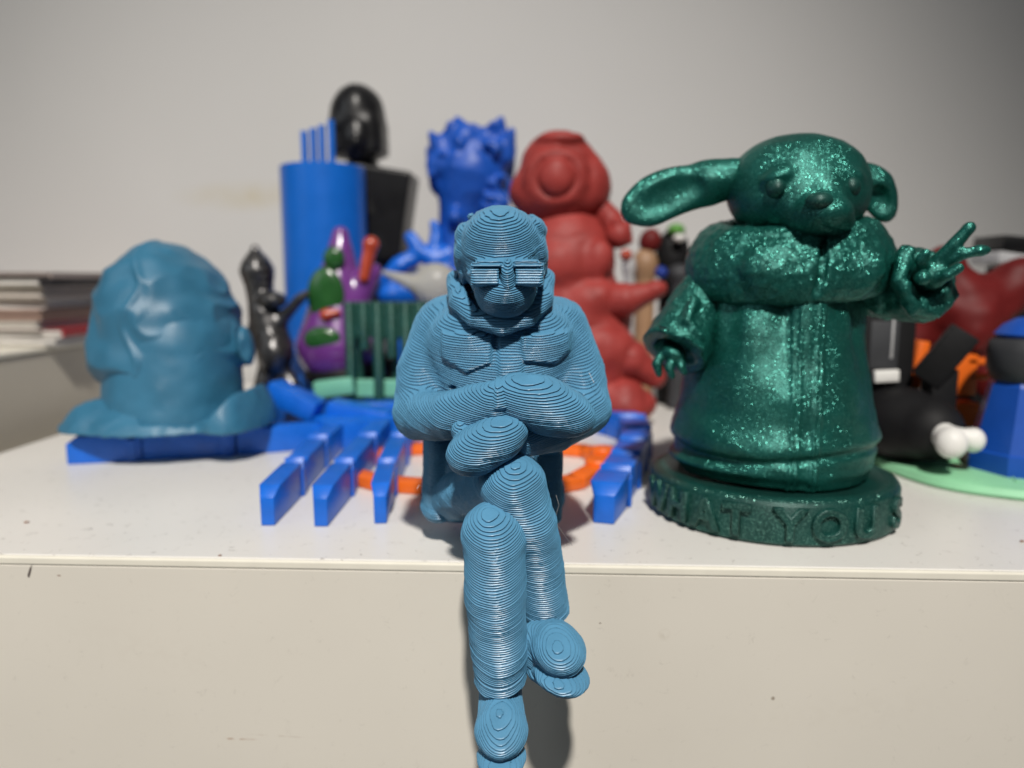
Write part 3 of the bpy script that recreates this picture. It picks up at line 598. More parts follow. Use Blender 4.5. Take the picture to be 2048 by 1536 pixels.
# ------------------------------------------------------------------ red round-snouted figurine
QY = 14.6
rd_ = thing('red_figurine', 'matte red potbellied figurine with a round snout, behind the seated figurine', 'figurine', (at(1170, 800, QY)[0], QY, 0))
blob('head', [E(1118, 340, QY, 78, 76, 1.25, k=0.3), E(1108, 385, QY-0.2, 90, 64, 1.25, k=0.3), E(1180, 375, QY, 42, 60, 1.1, k=0.3), E(1112, 352, QY-1.15, 66, 62, 0.42, k=0.15), E(1112, 352, QY-1.62, 54, 50, 0.42, 0, 's', 0.08),
              E(1112, 354, QY-1.35, 37, 38, 0.42, k=0.08), Tb([(1075, 295, QY-1.2), (1115, 283, QY-1.3), (1165, 300, QY-1.1)], [9, 11, 9], 's', 0.12), E(1122, 278, QY-0.7, 48, 14, 0.5, k=0.2),
              Tb([(1050, 420, QY-1.2), (1110, 440, QY-1.4), (1180, 425, QY-1.1)], [9, 11, 9], 's', 0.15)], RED, rd_, h=0.07, rough=0.03, cell=0.4, seed=21)
blob('body', [E(1130, 520, QY, 100, 110, 1.5, k=0.3), E(1150, 640, QY-0.1, 112, 110, 1.7, k=0.35), E(1120, 530, QY-1.1, 62, 46, 0.6, k=0.2), E(1185, 600, QY-1.1, 55, 40, 0.7, -15, k=0.2), E(1200, 700, QY-1.2, 80, 60, 0.9, 15, k=0.25),
              E(1170, 760, QY-0.3, 110, 100, 1.7, k=0.3), E(1070, 620, QY-0.5, 40, 110, 1.0, k=0.3), Tb([(1060, 468, QY-1.3), (1130, 478, QY-1.55), (1190, 462, QY-1.25)], [5, 6, 5], 's', 0.12), Tb([(1130, 560, QY-1.75), (1175, 570, QY-1.8), (1215, 545, QY-1.4)], [5, 7, 5], 's', 0.14), Tb([(1170, 655, QY-1.9), (1215, 650, QY-1.9), (1260, 660, QY-1.5)], [5, 8, 6], 's', 0.14), E(1195, 520, QY-1.2, 30, 40, 0.4, 20, k=0.2)], RED, rd_, h=0.08, rough=0.04, cell=0.5, seed=22, floor=0.02)
blob('arm', [Tb([(1195, 410, QY), (1222, 440, QY-0.3), (1236, 468, QY-0.6)], [22, 24, 22], k=0.12), E(1238, 470, QY-0.7, 26, 27, 0.5, k=0.12), E(1252, 452, QY-0.8, 9, 14, 0.2, 30, k=0.06), E(1232, 446, QY-0.9, 8, 12, 0.2, 0, k=0.06), E(1256, 480, QY-0.8, 10, 10, 0.2, k=0.06)], RED, rd_, h=0.06, rough=0.02)
blob('arm', [Tb([(1195, 600, QY-0.8), (1250, 600, QY-1.2), (1300, 585, QY-1.3)], [38, 34, 20], k=0.15), E(1312, 578, QY-1.3, 22, 18, 0.4, k=0.1), E(1326, 572, QY-1.4, 9, 8, 0.2, k=0.05)], RED, rd_, h=0.06, rough=0.02)
blob('leg', [Tb([(1200, 700, QY-1.0), (1260, 720, QY-1.2), (1310, 755, QY-1.2)], [50, 40, 22], k=0.2)], RED, rd_, h=0.07, rough=0.03)
blob('leg', [Tb([(1190, 800, QY-1.0), (1245, 800, QY-1.4), (1285, 808, QY-1.4)], [60, 48, 28], k=0.2), E(1250, 815, QY-1.5, 52, 34, 0.9, k=0.2)], RED, rd_, h=0.07, rough=0.03, floor=0.02)
# ------------------------------------------------------------------ little toys between the red and the green figurine
ZY = 19.0
def toy(name, label, Y, parts, px, cat='toy'):
    b = at(px, 600, Y); t = thing(name, label, cat, (b[0], Y, 0))
    for nm, prims, m in parts: blob(nm, prims, m, t, h=0.07, floor=0.02)
    return t
def post(px, py, Y, r): b = at(px, py, Y); return cap((b[0], Y, 0.1), b, cmr(r, b))
toy('tan_toy', 'rounded tan toy with a rusty cap, between the red and green figurines', ZY, [('toy_body', [E(1290, 530, ZY, 26, 34, 0.6), post(1290, 540, ZY, 20)], TAN), ('cap', [E(1300, 482, ZY, 22, 26, 0.5, 20)], DRED)], 1290)
toy('black_toy', 'small black toy with a lime top under the green figurine\'s left ear', ZY+0.6, [('toy_body', [E(1345, 510, ZY+0.6, 34, 52, 0.6), post(1345, 520, ZY+0.6, 26)], BLACK), ('cap', [E(1352, 460, ZY+0.2, 18, 13, 0.5)], LIME), ('badge', [E(1358, 476, ZY-0.3, 12, 8, 0.25)], BONE)], 1345)
toy('red_grey_toy', 'tiny red and grey toy peeping out beside the red figurine\'s hand', ZY-1.2, [('toy_body', [E(1258, 530, ZY-1.2, 14, 22, 0.3), post(1258, 540, ZY-1.2, 10)], LGREY), ('cap', [E(1252, 510, ZY-1.4, 13, 12, 0.3)], ORED)], 1258)
toy('charcoal_toy', 'charcoal toy with a navy ball beside the green figurine\'s sleeve', ZY-0.8, [('toy_body', [E(1358, 548, ZY-0.8, 24, 20, 0.5), post(1358, 555, ZY-0.8, 16)], GREY), ('ball', [E(1322, 545, ZY-1.0, 13, 13, 0.3)], NAVY)], 1358)
# ------------------------------------------------------------------ right background
MY = 11.0
mo = thing('dark_red_creature', 'dark red lumpy spread-winged figurine in the right background', 'figurine', (at(1930, 780, MY)[0], MY, 0))
blob('body', [E(1925, 640, MY, 75, 95, 1.2, k=0.4), Cp((1900, 600, MY), (1890, 530, MY), 60, 42, k=0.4), Cp((1960, 620, MY), (2050, 560, MY), 56, 40, k=0.4), E(1945, 660, MY-0.9, 40, 60, 0.6, 15, k=0.3),
              Cp((1880, 610, MY), (1830, 680, MY), 40, 30, k=0.3), E(1960, 740, MY, 70, 70, 1.1, k=0.3), Cp((1930, 690, MY-0.6), (1990, 790, MY-0.6), 26, 30, k=0.2), Cp((2040, 560, MY), (2110, 620, MY), 40, 30, k=0.3)], DRED, mo, h=0.08, rough=0.10, cell=0.7, seed=31)
blob('stand', [rbox((at(1935, 820, MY)[0], MY, 0.75), (1.6, 1.2, 0.75), rd=0.15), Cp((1960, 760, MY), (1960, 830, MY), 60, 60)], BLACK, mo, h=0.09, floor=0.02)
xb = at(2030, 495, 14.5)
bx_ = thing('black_device', 'flat black device lying high at the right edge behind the red creature', 'device', (xb[0], 14.5, 0))
edge_split_smooth(bm_obj('lid', box_bm((xb[0]+0.5, 14.5, xb[2]), (1.5, 1.0, 0.26), rot=(0, rad(6), 0), bev=0.06), BLACKG, bx_))
edge_split_smooth(bm_obj('tray', box_bm((xb[0]+0.1, 14.3, xb[2]-0.55), (1.3, 0.9, 0.22), rot=(0, rad(8), 0), bev=0.08), LGREY, bx_))
edge_split_smooth(bm_obj('column', box_bm((xb[0]+0.3, 14.5, (xb[2]-0.7)/2), (0.9, 0.7, (xb[2]-0.7)/2), bev=0.05), BLACK, bx_))
KY = 8.6
k0 = at(1745, 700, KY); k1 = at(1832, 640, KY)
kb = thing('black_case', 'black box with a grey recessed face right of the green robe', 'box', ((k0[0]+k1[0])/2, KY, 0))
zc = at(1790, 610, KY)[2]
edge_split_smooth(bm_obj('case_body', box_bm(((k0[0]+k1[0])/2-0.35, KY+0.5, zc/2), ((k1[0]-k0[0])/2+0.35, 0.6, zc/2-0.02), bev=0.06), BLACK, kb))
edge_split_smooth(bm_obj('face_plate', box_bm((at(1765, 690, KY)[0], KY-0.08, at(1765, 690, KY)[2]), (0.42, 0.06, 0.72), bev=0.04), GREY, kb))
edge_split_smooth(bm_obj('bright_strip', box_bm((at(1780, 675, KY)[0], KY-0.16, at(1780, 675, KY)[2]), (0.035, 0.03, 0.62), bev=0.015), LGREY, kb))
c = at(1772, 752, KY-0.3); edge_split_smooth(bm_obj('white_tab', box_bm((c[0], KY-0.3, c[2]), (0.36, 0.10, 0.18), rot=(0, rad(-3), 0), bev=0.04), BONE, kb))
OY = 9.2
ob = thing('orange_bracket', 'orange forked bracket behind the tilted black block', 'bracket', (at(1890, 740, OY)[0], OY, 0))
def obx(px, py, hx, hz, rot=0, Y=OY, hy=0.3): c = at(px, py, Y); return edge_split_smooth(bm_obj('bracket_arm', box_bm(c, (hx, hy, hz), rot=(0, rad(rot), 0), bev=0.05), ORANGE, ob))
obx(1828, 742, 0.17, 0.95, 8); obx(1916, 748, 0.42, 0.62, 0); obx(1955, 722, 0.45, 0.10, 2); obx(1948, 752, 0.30, 0.09, 0)
c = at(1880, 800, OY); edge_split_smooth(bm_obj('bracket_foot', box_bm((c[0], OY, c[2]/2), (1.0, 0.4, c[2]/2-0.02), bev=0.05), ORANGE, ob))
TYB = 7.9
c = at(1890, 712, TYB); tl = thing('tilted_block', 'matte black block propped on edge at a slant, before the orange bracket', 'block', (c[0], TYB, 0))
edge_split_smooth(bm_obj('block_body', box_bm(c, (0.40, 0.42, 0.86), rot=(0, rad(33), rad(-24)), bev=0.05), BLACK, tl))
c2 = at(1880, 790, TYB); edge_split_smooth(bm_obj('prop', box_bm((c2[0], TYB+0.1, (c[2]-0.35)/2), (0.36, 0.36, (c[2]-0.35)/2-0.02), bev=0.04), BLACK, tl))
# mint disc with drumstick
dc = ground(1985, 942); dcx = thing('mint_disc', 'pale mint green flat disc under the black drumstick at the right', 'disc', (dc[0], dc[1], 0))
rg = random.Random(3)
edge_split_smooth(bm_obj('disc_body', lathe_bm([(0, 0.02), (3.2, 0.02), (3.26, 0.10), (3.18, 0.26), (3.05, 0.30), (0, 0.36)], (dc[0], dc[1], 0), 72, wob=lambda a, z: 0.02*math.sin(3*a+1)+0.012*math.sin(7*a)), MINT, dcx), 30)
for a in (0.3, 1.25, 2.2, 3.3, 4.4, 5.3):
    p = np.array([dc[0]+1.5*math.cos(a), dc[1]+1.5*math.sin(a), 0.335]); bm_obj('ridge', box_bm(p, (1.05, 0.03, 0.03), rot=(0, rad(1.2), a), bev=0.012), MINT, dcx)
DYA = dc[1]+0.15
ds = thing('drumstick', 'black rounded drumstick with knobbly white bone end, lying on the mint disc', 'toy drumstick', (at(1840, 900, DYA)[0], DYA, 0.36))
a0 = at(1750, 838, DYA+1.1); a1 = at(1858, 868, DYA-0.8)
rr0 = 1.0
a0[2] = 0.36+1.02; a1[2] = 0.36+0.98
blob('meat', [cap(a0, a1, 1.02, 0.90, k=0.2), ell((a0+a1)/2, (1.15, 1.2, 1.05), k=0.3)], BLACK, ds, h=0.07, floor=0.36)
be = at(1885, 868, DYA-1.5); b1 = at(1903, 886, DYA-2.1); b2 = at(1946, 880, DYA-1.7)
blob('bone', [cap(a1, be, 0.34, 0.30), cap(be, b1, 0.33, 0.36, k=0.1), ell(b1, (0.40, 0.36, 0.42), k=0.08), cap(be, b2, 0.26, 0.26, k=0.08), ell(b2, (0.30, 0.30, 0.34), k=0.08)], BONE, ds, h=0.05, rough=0.015, cell=0.4)
# blue rounded figure at the right edge
UY = 7.0
ub = thing('blue_capsule_toy', 'royal blue domed toy with a charcoal band, cut by the right edge', 'toy', (at(2050, 900, UY)[0], UY, 0))
bxc = at(2062, 760, UY)[0]; zf = lambda py: at(2040, py, UY)[2]
edge_split_smooth(bm_obj('dome', lathe_bm([(0, zf(632)), (0.45, zf(636)), (0.78, zf(650)), (0.98, zf(668)), (0.9, zf(676)), (0, zf(676))], (bxc, UY, 0), 48), BLUED, ub), 50)
edge_split_smooth(bm_obj('band', lathe_bm([(0.9, zf(674)), (1.06, zf(682)), (1.12, zf(705)), (1.10, zf(735)), (0.98, zf(758)), (0.9, zf(762))], (bxc, UY, 0), 48), GREY, ub), 50)
edge_split_smooth(bm_obj('skirt', lathe_bm([(0.9, zf(758)), (1.02, zf(770)), (1.25, zf(850)), (1.42, 0.9), (1.5, 0.86), (1.5, 0.1), (1.42, 0.02), (0, 0.02)], (bxc, UY, 0), 8), NAVY if False else BLUED, ub), 20)

# ------------------------------------------------------------------ green glitter figurine in a fur-collared robe (a plain floppy-eared puppy)
bc = np.array([at(1537, 1000, 4.0)[0], 4.0, 0.0]); BR = 2.88
gf = thing('robed_figurine', 'sparkling dark green robed figurine with outstretched arm on a round lettered base', 'figurine', bc)
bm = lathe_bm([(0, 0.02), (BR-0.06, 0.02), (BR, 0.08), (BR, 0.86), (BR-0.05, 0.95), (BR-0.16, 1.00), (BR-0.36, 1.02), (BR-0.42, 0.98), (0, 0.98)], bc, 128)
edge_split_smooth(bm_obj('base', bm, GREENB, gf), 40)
# raised lettering round the base
def letter(ch, ang, size):
    cu = bpy.data.curves.new('letter', 'FONT'); cu.body = ch; cu.size = size; cu.extrude = 0.07; cu.bevel_depth = 0.028; cu.bevel_resolution = 1; cu.align_x = 'CENTER'; cu.offset = 0.012
    tmp = bpy.data.objects.new('tmp', cu); COL.objects.link(tmp); dg = bpy.context.evaluated_depsgraph_get()
    me = bpy.data.meshes.new_from_object(tmp.evaluated_get(dg)); bpy.data.objects.remove(tmp); me.name = 'letter'
    for v in me.vertices:
        x, y, z = v.co; a = ang+x/BR; r = BR+0.005+z
        v.co = Vector((r*math.sin(a), -r*math.cos(a), y+0.20))*S
    link('letter', me, GREENB, gf)
for ch, deg in (('W', -59.0), ('H', -42.0), ('A', -26.5), ('T', -12.5), ('Y', 9.0), ('O', 25.0), ('U', 42.5), ('S', 66.0)):
    letter(ch, rad(deg-17), 0.92)
FY = 4.0
def fold_mod(D, ax):
    X = ax[0][:, None, None]-bc[0]; Y = ax[1][None, :, None]-bc[1]; Z = ax[2][None, None, :]
    a = np.arctan2(X, -Y); amp = np.clip((Z-2.2)/3.0, 0.0, 1)
    f = 0.10*np.sin(6*a+0.5*Z+0.8)+0.08*np.sin(11*a+1.1-0.7*Z)*amp+0.03*np.sin(19*a+Z)*amp
    sw = 0.07*np.abs(np.sin(1.9*Z+1.6*np.sin(1.3*a+0.4)))*np.clip((3.4-Z)/1.2, 0, 1)
    hem = 0.10*np.exp(-((Z-1.72-0.12*np.sin(2*a))/0.10)**2)
    pipe = 0.0
    for p0, p1 in ((1590, 1580), (1602, 1592), (1640, 1622), (1650, 1632)):
        xa, xb = at(p0, 650, FY-1.8)[0]-bc[0], at(p1, 940, FY-2.3)[0]-bc[0]; t = np.clip((5.4-Z)/(5.4-1.4), 0, 1)
        pipe = pipe+0.05*np.exp(-((X-(xa+(xb-xa)*t))/0.035)**2)*(Y < 0)
    return np.where(D < 5, D+f*amp*0.9+sw+hem-pipe, D).astype(np.float32)
zb = 1.0
robe = [cap((bc[0], FY, 1.55), (bc[0], FY, 2.6), 2.28, 2.12, k=0.4), cap((bc[0]-0.02, FY, 2.6), (bc[0]-0.04, FY, 4.3), 2.10, 1.76, k=0.5), cap((bc[0]-0.04, FY, 4.3), (bc[0]+0.08, FY, 5.6), 1.76, 1.60, k=0.5),
        ell((bc[0], FY, 1.9), (2.48, 2.3, 0.85), k=0.4), ell((bc[0]-0.1, FY, 1.35), (2.42, 2.3, 0.42), k=0.15)]
blob('robe', robe, GREEN, gf, h=0.045, rough=0.025, cell=0.4, seed=41, floor=zb, mod=fold_mod)
# fur collar
CYc = FY
cz = at(1580, 520, FY-1.5)[2]
pts = []
for q in range(25):
    a = 2*math.pi*q/24; pts.append((bc[0]+0.12+1.78*math.sin(a), FY-0.15-1.38*math.cos(a), cz+0.02-0.20*math.cos(a)+0.10*math.sin(a)))
col = []
for sc_, dz, rr_ in ((1.10, -0.42, 0.36), (1.10, -0.12, 0.42), (1.06, 0.18, 0.42), (0.98, 0.48, 0.38), (0.88, 0.70, 0.30)):
    col += tube([(bc[0]+0.12+(p[0]-bc[0]-0.12)*sc_, FY-0.15+(p[1]-FY+0.15)*sc_, p[2]+dz*(1.0 if sc_ > 0.9 else 0.9)) for p in pts], [rr_]*25, k=0.16)
col += [ell((bc[0]-0.30, FY-1.66, cz-0.28), (1.05, 0.42, 0.60), (0, rad(10), rad(10)), k=0.25), ell((bc[0]+1.0, FY-1.52, cz-0.28), (0.75, 0.42, 0.56), (0, rad(-18), rad(-22)), k=0.12),
        Tb([(1644, 478, FY-1.72), (1646, 510, FY-1.98), (1645, 550, FY-2.06), (1630, 596, FY-2.05)], [9, 10, 11, 10], 's', 0.05)]
blob('fur_collar', col, GREEN, gf, h=0.045, rough=0.032, cell=0.10, seed=43)
# sleeves
def plane_cut(p, nrm):
    p, nrm = np.array(p), np.array(nrm)/np.linalg.norm(nrm)
    return lambda D, ax: np.maximum(D, ((ax[0][:, None, None]-p[0])*nrm[0]+(ax[1][None, :, None]-p[1])*nrm[1]+(ax[2][None, None, :]-p[2])*nrm[2]).astype(np.float32))
ca, cb_ = at(1420, 570, FY), at(1348, 700, FY-0.9)
blob('sleeve', [Tb([(1425, 555, FY), (1395, 612, FY-0.4), (1330, 738, FY-1.0)], [50, 54, 74], k=0.2), Tb([(1322, 655, FY-1.45), (1350, 670, FY-1.72), (1400, 698, FY-1.5)], [8, 9, 8], k=0.12), Tb([(1390, 600, FY-1.1), (1375, 640, FY-1.4), (1400, 672, FY-1.4)], [8, 9, 7], k=0.15), Cp((1342, 716, FY-0.95), (1320, 760, FY-1.05), 46, 52, 's', 0.06)], GREEN, gf, h=0.05, rough=0.05, cell=0.22, seed=44, mod=plane_cut(at(1352, 706, FY-0.9), cb_-ca))
blob('hand', [E(1345, 705, FY-0.9, 28, 18, 0.4, 15), Tb([(1325, 708, FY-1.0), (1312, 728, FY-1.1), (1318, 748, FY-1.1)], [10, 9, 7], k=0.05), Tb([(1345, 712, FY-1.1), (1338, 738, FY-1.2), (1344, 752, FY-1.2)], [10, 9, 7], k=0.05), Tb([(1362, 714, FY-1.1), (1362, 734, FY-1.2), (1368, 744, FY-1.2)], [10, 9, 7], k=0.05)], GREEN, gf, h=0.04)
blob('sleeve', [Tb([(1700, 560, FY), (1780, 575, FY-0.5), (1830, 570, FY-0.9)], [62, 64, 62], k=0.2), E(1835, 572, FY-1.0, 58, 76, 0.85, -14, k=0.2), E(1858, 548, FY-1.75, 36, 46, 0.42, -10, 's', 0.15), Tb([(1812, 505, FY-1.6), (1800, 560, FY-1.75), (1825, 612, FY-1.7), (1870, 622, FY-1.6), (1903, 590, FY-1.4)], [17, 18, 18, 17, 14], k=0.1)], GREEN, gf, h=0.05, rough=0.075, cell=0.2, seed=46)
blob('hand', [E(1862, 548, FY-1.7, 30, 32, 0.42, 20), Tb([(1875, 522, FY-1.9), (1908, 490, FY-2.1), (1938, 456, FY-2.2)], [15, 14, 11], k=0.08), E(1937, 457, FY-2.2, 12, 15, 0.13, 40, k=0.03), Tb([(1885, 530, FY-1.9), (1925, 508, FY-2.2), (1972, 500, FY-2.3)], [14, 12, 9], k=0.08), E(1960, 501, FY-2.3, 16, 12, 0.14, 0, k=0.03),
              Tb([(1870, 560, FY-1.9), (1895, 550, FY-2.2), (1918, 536, FY-2.3)], [14, 12, 10], k=0.08), Tb([(1850, 545, FY-1.8), (1842, 520, FY-2.1), (1852, 506, FY-2.2)], [13, 12, 9], k=0.08), E(1845, 556, FY-2.05, 15, 15, 0.18, k=0.05)], GREEN, gf, h=0.04, rough=0.012)
# head: a plain puppy with a muzzle and floppy ears
HYg = FY-0.25
hx = 1600
blob('head', [E(hx-8, 372, HYg, 138, 100, 1.50, k=0.3), E(hx, 405, HYg-0.25, 122, 74, 1.4, k=0.35), E(hx+40, 428, HYg-1.45, 60, 42, 0.85, k=0.22), E(hx+18, 446, HYg-1.25, 42, 28, 0.65, 0, k=0.15), E(hx+62, 446, HYg-1.2, 40, 28, 0.65, 0, k=0.15),
              E(hx+45, 400, HYg-1.2, 26, 44, 0.5, 0, k=0.3), Tb([(hx-30, 462, HYg-1.55), (hx+10, 470, HYg-1.9), (hx+42, 452, HYg-2.1), (hx+72, 468, HYg-1.85), (hx+96, 456, HYg-1.4)], [3, 4, 4, 4, 3], 's', 0.06),
              Tb([(hx+42, 425, HYg-2.1), (hx+42, 452, HYg-2.1)], [3, 3], 's', 0.06), E(hx-42, 352, HYg-1.25, 34, 16, 0.3, -18, k=0.15), E(hx+96, 350, HYg-1.1, 28, 14, 0.3, 18, k=0.15)], GREEN, gf, h=0.05, rough=0.02, cell=0.3, seed=51)
blob('nose', [E(hx+38, 402, HYg-2.12, 27, 18, 0.26)], GREENB, gf, h=0.03)
for px, py, Y in ((hx-48, 376, HYg-1.36), (hx+100, 374, HYg-1.34)):
    blob('eye', [E(px, py, Y, 20, 21, 0.24)], GREENB, gf, h=0.03)
blob('ear', [E(1395, 372, HYg, 92, 44, 0.26, -12, k=0.3), E(1318, 396, HYg-0.1, 82, 50, 0.24, -24, k=0.3), Cp((1490, 350, HYg), (1420, 362, HYg), 34, 34, k=0.3), E(1335, 396, HYg-0.34, 74, 32, 0.16, -22, 's', 0.15)], GREEN, gf, h=0.05, rough=0.03, cell=0.4, seed=52)
blob('ear', [E(1738, 372, HYg+0.3, 40, 34, 0.26, 24, k=0.3), E(1762, 398, HYg+0.25, 32, 48, 0.24, -20, k=0.3), Cp((1700, 345, HYg+0.3), (1738, 360, HYg+0.3), 26, 26, k=0.3), E(1760, 400, HYg+0.02, 20, 32, 0.15, -20, 's', 0.12)], GREEN, gf, h=0.05, rough=0.03, cell=0.4, seed=53)

# ------------------------------------------------------------------ the seated figurine on the edge, arms and legs crossed
sf = thing('seated_figurine', 'blue-teal ridged printed man in mask and glasses sitting on the edge, arms and legs crossed', 'figurine', (at(985, 960, 2.0)[0], 2.0, 0.0))
coat = [E(1000, 745, 1.5, 145, 180, 1.30, k=0.3), Cp((905, 655, 1.45), (1098, 655, 1.45), 62, 62, k=0.3), E(1000, 640, 1.7, 110, 70, 1.05, k=0.35), E(935, 690, 0.72, 84, 80, 0.72, k=0.35), E(1070, 690, 0.72, 84, 80, 0.72, k=0.35), E(1002, 760, 0.6, 120, 70, 0.75, k=0.35),
        Tb([(885, 660, 1.35), (850, 745, 1.0), (836, 822, 0.55)], [58, 57, 50], k=0.2), Tb([(1122, 660, 1.35), (1152, 740, 1.0), (1170, 812, 0.55)], [58, 57, 50], k=0.2),
        Tb([(838, 832, 0.45), (905, 832, -0.45), (990, 805, -1.0)], [50, 50, 45], k=0.14), Tb([(1170, 822, 0.45), (1110, 858, -0.3), (1040, 872, -0.7)], [50, 46, 44], k=0.12),
        Cp((905, 985, 2.1), (1070, 990, 2.1), 60, 60, k=0.3), E(985, 900, 2.0, 130, 110, 1.0, k=0.3), Cp((886, 890, 1.35), (880, 985, 1.2), 40, 38, k=0.12), Cp((918, 900, 1.1), (905, 1000, 1.0), 22, 26, k=0.1), E(880, 1010, 1.5, 40, 30, 0.7, 10, k=0.12), rbox(at(1098, 958, 1.6), (0.27, 0.8, 0.78), rd=0.12, k=0.1),
        Tb([(868, 800, 0.0), (900, 785, 0.1), (930, 765, 0.3)], [7, 7, 5], 's', 0.1), Tb([(1150, 790, 0.1), (1120, 775, 0.2), (1095, 760, 0.3)], [7, 7, 5], 's', 0.1)]
def relief(polys, fmax):
    """raise outlined flaps on the front of a body; outlines are given as seen, height in cm"""
    def mod(D, ax):
        X = ax[0][:, None, None]; Yg = ax[1][None, :, None]; Zg = ax[2][None, None, :]; ct, st = math.cos(LEAN), math.sin(LEAN)
        Yw = Yg*ct-Zg*st; Zw = Yg*st+Zg*ct
        for pts, Y, hgt in polys:
            P = [at(px, py, Y)[[0, 2]] for px, py in pts]; c = np.mean(P, 0); d = np.full((D.shape[0], D.shape[1], D.shape[2]), -9.0, np.float32)
            for q in range(len(P)):
                a, b = P[q], P[(q+1) % len(P)]; n = np.array([b[1]-a[1], a[0]-b[0]]); n = n/np.linalg.norm(n)
                if n @ (c-a) > 0: n = -n
                d = np.maximum(d, ((X-a[0])*n[0]+(Zw-a[1])*n[1]).astype(np.float32))
            D = np.where((Yw < fmax) & (D < 5), D-hgt*np.clip(-d/0.05+0.5, 0, 1), D)
        return D.astype(np.float32)
    return mod
pockets = relief([([(884, 662), (986, 668), (984, 722), (935, 742), (884, 712)], 0.2, 0.085), ([(1042, 668), (1140, 660), (1140, 700), (1112, 724), (1048, 720)], 0.2, 0.085), ([(998, 650), (1048, 650), (1044, 790), (1000, 790)], 0.2, 0.06)], 1.1)
layered('coat', coat, TEAL, sf, rough=0.035, cell=0.5, seed=61, floor=0.02, mod=pockets)
layered('hood_collar', [Tb([(912, 560, 1.0), (918, 605, 0.35), (950, 636, -0.05), (1003, 655, -0.15), (1056, 636, -0.05), (1086, 600, 0.35), (1090, 555, 1.0)], [20, 21, 19, 17, 19, 21, 20], k=0.1), E(1002, 600, 1.35, 98, 62, 0.75, k=0.2)], TEAL, sf, rough=0.03, cell=0.3, seed=62)
layered('mitten', [E(1092, 812, -1.0, 104, 56, 0.55, 20, k=0.15), Cp((1030, 795, -0.95), (1092, 812, -1.0), 46, 52, k=0.15)], TEAL, sf, rough=0.02, seed=63)
layered('mitten', [E(975, 888, -1.25, 88, 50, 0.55, -27, k=0.15), E(950, 905, -1.25, 50, 44, 0.5, -20, k=0.15), E(921, 858, -0.95, 18, 22, 0.25, 20, k=0.06)], TEAL, sf, rough=0.02, seed=64)
head = [E(1002, 510, 0.62, 83, 84, 0.98, k=0.2), E(1002, 480, 0.5, 76, 66, 0.9, k=0.2), E(1008, 560, 0.20, 66, 60, 0.72, k=0.2), rbox(at(1015, 528, -0.36), (cmr(64, at(1015, 528, -.36)), 0.16, cmr(9, at(1015, 528, -.36))), rd=0.06, k=0.1),
        E(1016, 550, -0.56, 15, 34, 0.25, k=0.06), E(1016, 575, -0.58, 13, 12, 0.2, k=0.08), E(925, 505, 0.75, 17, 40, 0.5, 6, k=0.1), E(930, 470, 0.85, 20, 26, 0.5, 25, k=0.1), E(929, 545, 0.75, 12, 26, 0.4, 0, k=0.08), E(1083, 500, 0.75, 13, 38, 0.5, -6, k=0.1), E(1078, 455, 0.85, 14, 22, 0.5, -30, k=0.1), E(1086, 530, 0.7, 9, 24, 0.35, 0, k=0.06),
        E(942, 433, 0.9, 9, 7, 0.12, -30, k=0.04), E(1065, 436, 0.95, 10, 6, 0.12, 30, k=0.04)]
layered('head', head, TEAL, sf, rough=0.022, cell=0.16, seed=65)
layered('mask', [E(1010, 584, -0.12, 62, 34, 0.54, k=0.2), E(1010, 608, -0.10, 46, 28, 0.46, k=0.25), E(1013, 582, -0.40, 20, 22, 0.28, k=0.3)], TEAL, sf, rough=0.014, seed=66)
def lens_frame(cx):
    c = at(cx, 556, -0.60); hx = cmr(28, c)
    return [rbox(c, (hx-0.02, 0.14, cmr(15, c)), (rad(-10), 0, 0), 0.02, k=0.015), rbox(at(cx, 530, -0.60), (hx+0.02, 0.15, 0.036), rd=0.02, k=0.015),
            rbox(at(cx+(-27 if cx < 1015 else 27), 548, -0.58), (0.03, 0.15, cmr(22, c)), rd=0.02, k=0.02)]
gl = lens_frame(973)+lens_frame(1057)+[rbox(at(1015, 533, -0.58), (0.13, 0.12, 0.04), rd=0.03, k=0.03)]
for px in (946, 1082):
    a, b = at(px, 548, -0.6), at(px-(10 if px < 1000 else -2), 545, 0.6); gl.append(cap(a, b, 0.06, 0.06, k=0.03))
layered('glasses', gl, TEAL, sf, h=0.026, groove=0.012, seed=67)
def hem_cut(px, py, Y, slope=0.0):
    p = at(px, py, Y)
    def mod(D, ax):
        X = ax[0][:, None, None]; Yg = ax[1][None, :, None]; Zg = ax[2][None, None, :]; ct, st = math.cos(LEAN), math.sin(LEAN)
        Zw = Yg*st+Zg*ct; Yw = Yg*ct-Zg*st
        return np.maximum(D, (p[2]+slope*(X-p[0])+0.25*(Yw-p[1])-Zw)).astype(np.float32)
    return mod
layered('trouser_leg', [Tb([(900, 990, 1.3), (965, 985, 0.0), (1030, 978, -1.2)], [50, 54, 58], k=0.2), Tb([(1030, 985, -1.3), (1060, 1050, -1.30), (1078, 1130, -1.15), (1096, 1270, -0.95)], [60, 56, 50, 46], k=0.2),
                        E(1028, 955, -1.1, 50, 40, 0.6, -15, k=0.25)], TEAL, sf, rough=0.04, cell=0.45, seed=68, mod=hem_cut(1095, 1250, -1.4, -0.02))
layered('trouser_leg', [Tb([(1060, 1000, 1.3), (1030, 1030, -0.4), (990, 1075, -1.6)], [48, 54, 60], k=0.2), Tb([(988, 1085, -1.75), (990, 1180, -1.82), (998, 1290, -1.75), (1004, 1430, -1.6)], [62, 62, 57, 52], k=0.2), E(980, 1052, -1.55, 44, 40, 0.6, 15, k=0.25)], TEAL, sf, rough=0.04, cell=0.45, seed=69, mod=hem_cut(1000, 1396, -2.1, 0.08))
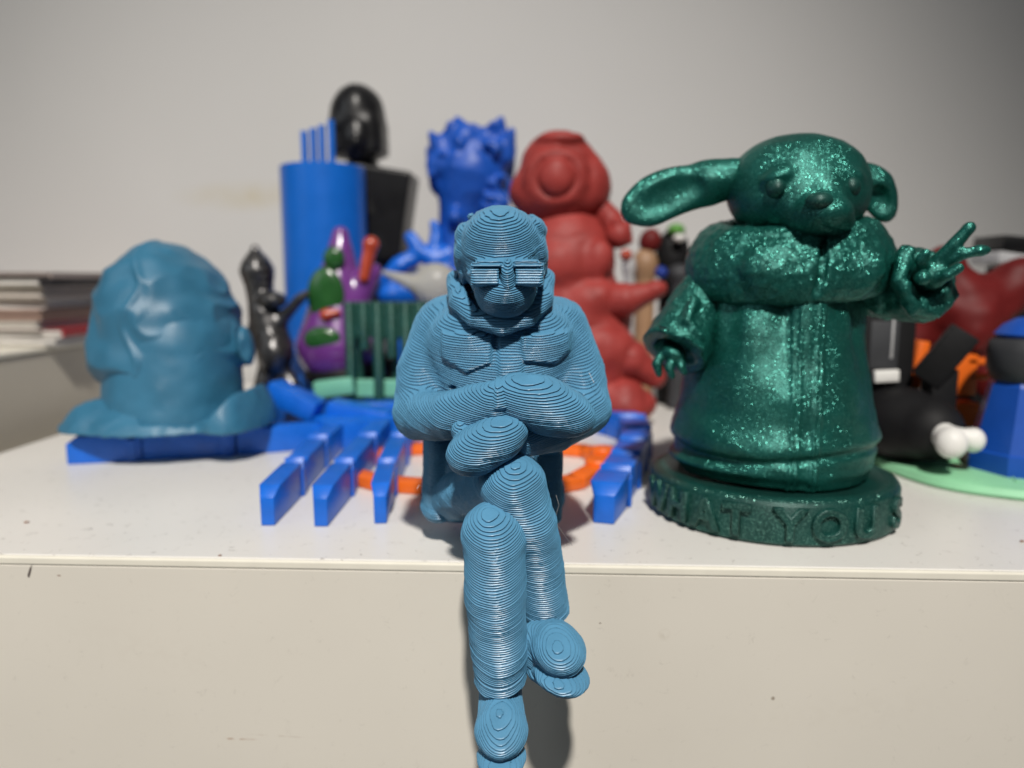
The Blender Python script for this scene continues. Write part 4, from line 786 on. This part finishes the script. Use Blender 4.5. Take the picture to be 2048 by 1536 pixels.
layered('shoe', [Tb([(1085, 1225, -0.95), (1092, 1262, -1.15), (1108, 1290, -1.7)], [36, 40, 44], k=0.2), E(1120, 1304, -1.95, 52, 40, 0.58, 10, k=0.25), E(1095, 1300, -1.3, 50, 40, 0.62, 15, k=0.2), Cp((1066, 1272, -1.5), (1075, 1318, -1.6), 24, 26, k=0.2)], TEAL, sf, rough=0.015, seed=70)
layered('sole', [E(1124, 1350, -2.0, 56, 22, 0.64, 10, k=0.25), E(1090, 1334, -1.4, 46, 20, 0.6, 20, k=0.25)], TEAL, sf, rough=0.014, cell=0.09, seed=71)
layered('shoe', [Tb([(1001, 1360, -1.5), (1002, 1410, -1.75), (1003, 1450, -2.2)], [42, 45, 47], k=0.2), E(1003, 1468, -2.3, 47, 38, 0.58, k=0.25), E(1002, 1470, -1.8, 48, 40, 0.6, k=0.2)], TEAL, sf, rough=0.015, seed=72)
layered('sole', [E(1003, 1512, -2.35, 50, 22, 0.58, 0, k=0.25), E(1002, 1500, -1.7, 46, 22, 0.6, 0, k=0.25)], TEAL, sf, rough=0.014, cell=0.09, seed=73)
# stray plastic hairs
def strand(pts, r=0.0035):
    P = [at(*p) for p in pts]; bm = bmesh.new(); rings = []
    for i, p in enumerate(P):
        ring = [bm.verts.new(Vector(p)+Vector((r*math.cos(a), r*0.3, r*math.sin(a)))) for a in (0, 2.1, 4.2)]; rings.append(ring)
    for i in range(len(P)-1):
        for q in range(3): bm.faces.new((rings[i][q], rings[i][(q+1) % 3], rings[i+1][(q+1) % 3], rings[i+1][q]))
    bm_obj('plastic_strand', bm, BONE, sf)
strand([(1108, 1040, -0.9), (1125, 1065, -0.7), (1145, 1092, -0.4)]); strand([(1112, 990, -0.9), (1118, 1010, -0.8), (1112, 1030, -0.7)])
strand([(846, 974, 0.3), (838, 970, 0.1), (834, 978, 0.0)]); strand([(1178, 745, 0.2), (1188, 765, 0.1), (1194, 772, 0.1)]); strand([(1104, 905, -0.3), (1116, 898, -0.3), (1122, 910, -0.3)])
# crumbs
for (px, py, r, lab) in [(53, 1046, 0.045, 'dark brown crumb on the cabinet top near the left edge'), (440, 1112, 0.03, 'tiny brown crumb at the front edge below the blue hand'), (2044, 1084, 0.04, 'reddish crumb on the cabinet top at the right edge')]:
    g = ground(px, py); o = blob('crumb', [ell((g[0], g[1], r*0.5), (r*1.3, r*1.0, r*0.6), (0, 0, 0.4))], PAPER[6], None, h=0.012); tag(o, lab, 'crumb')
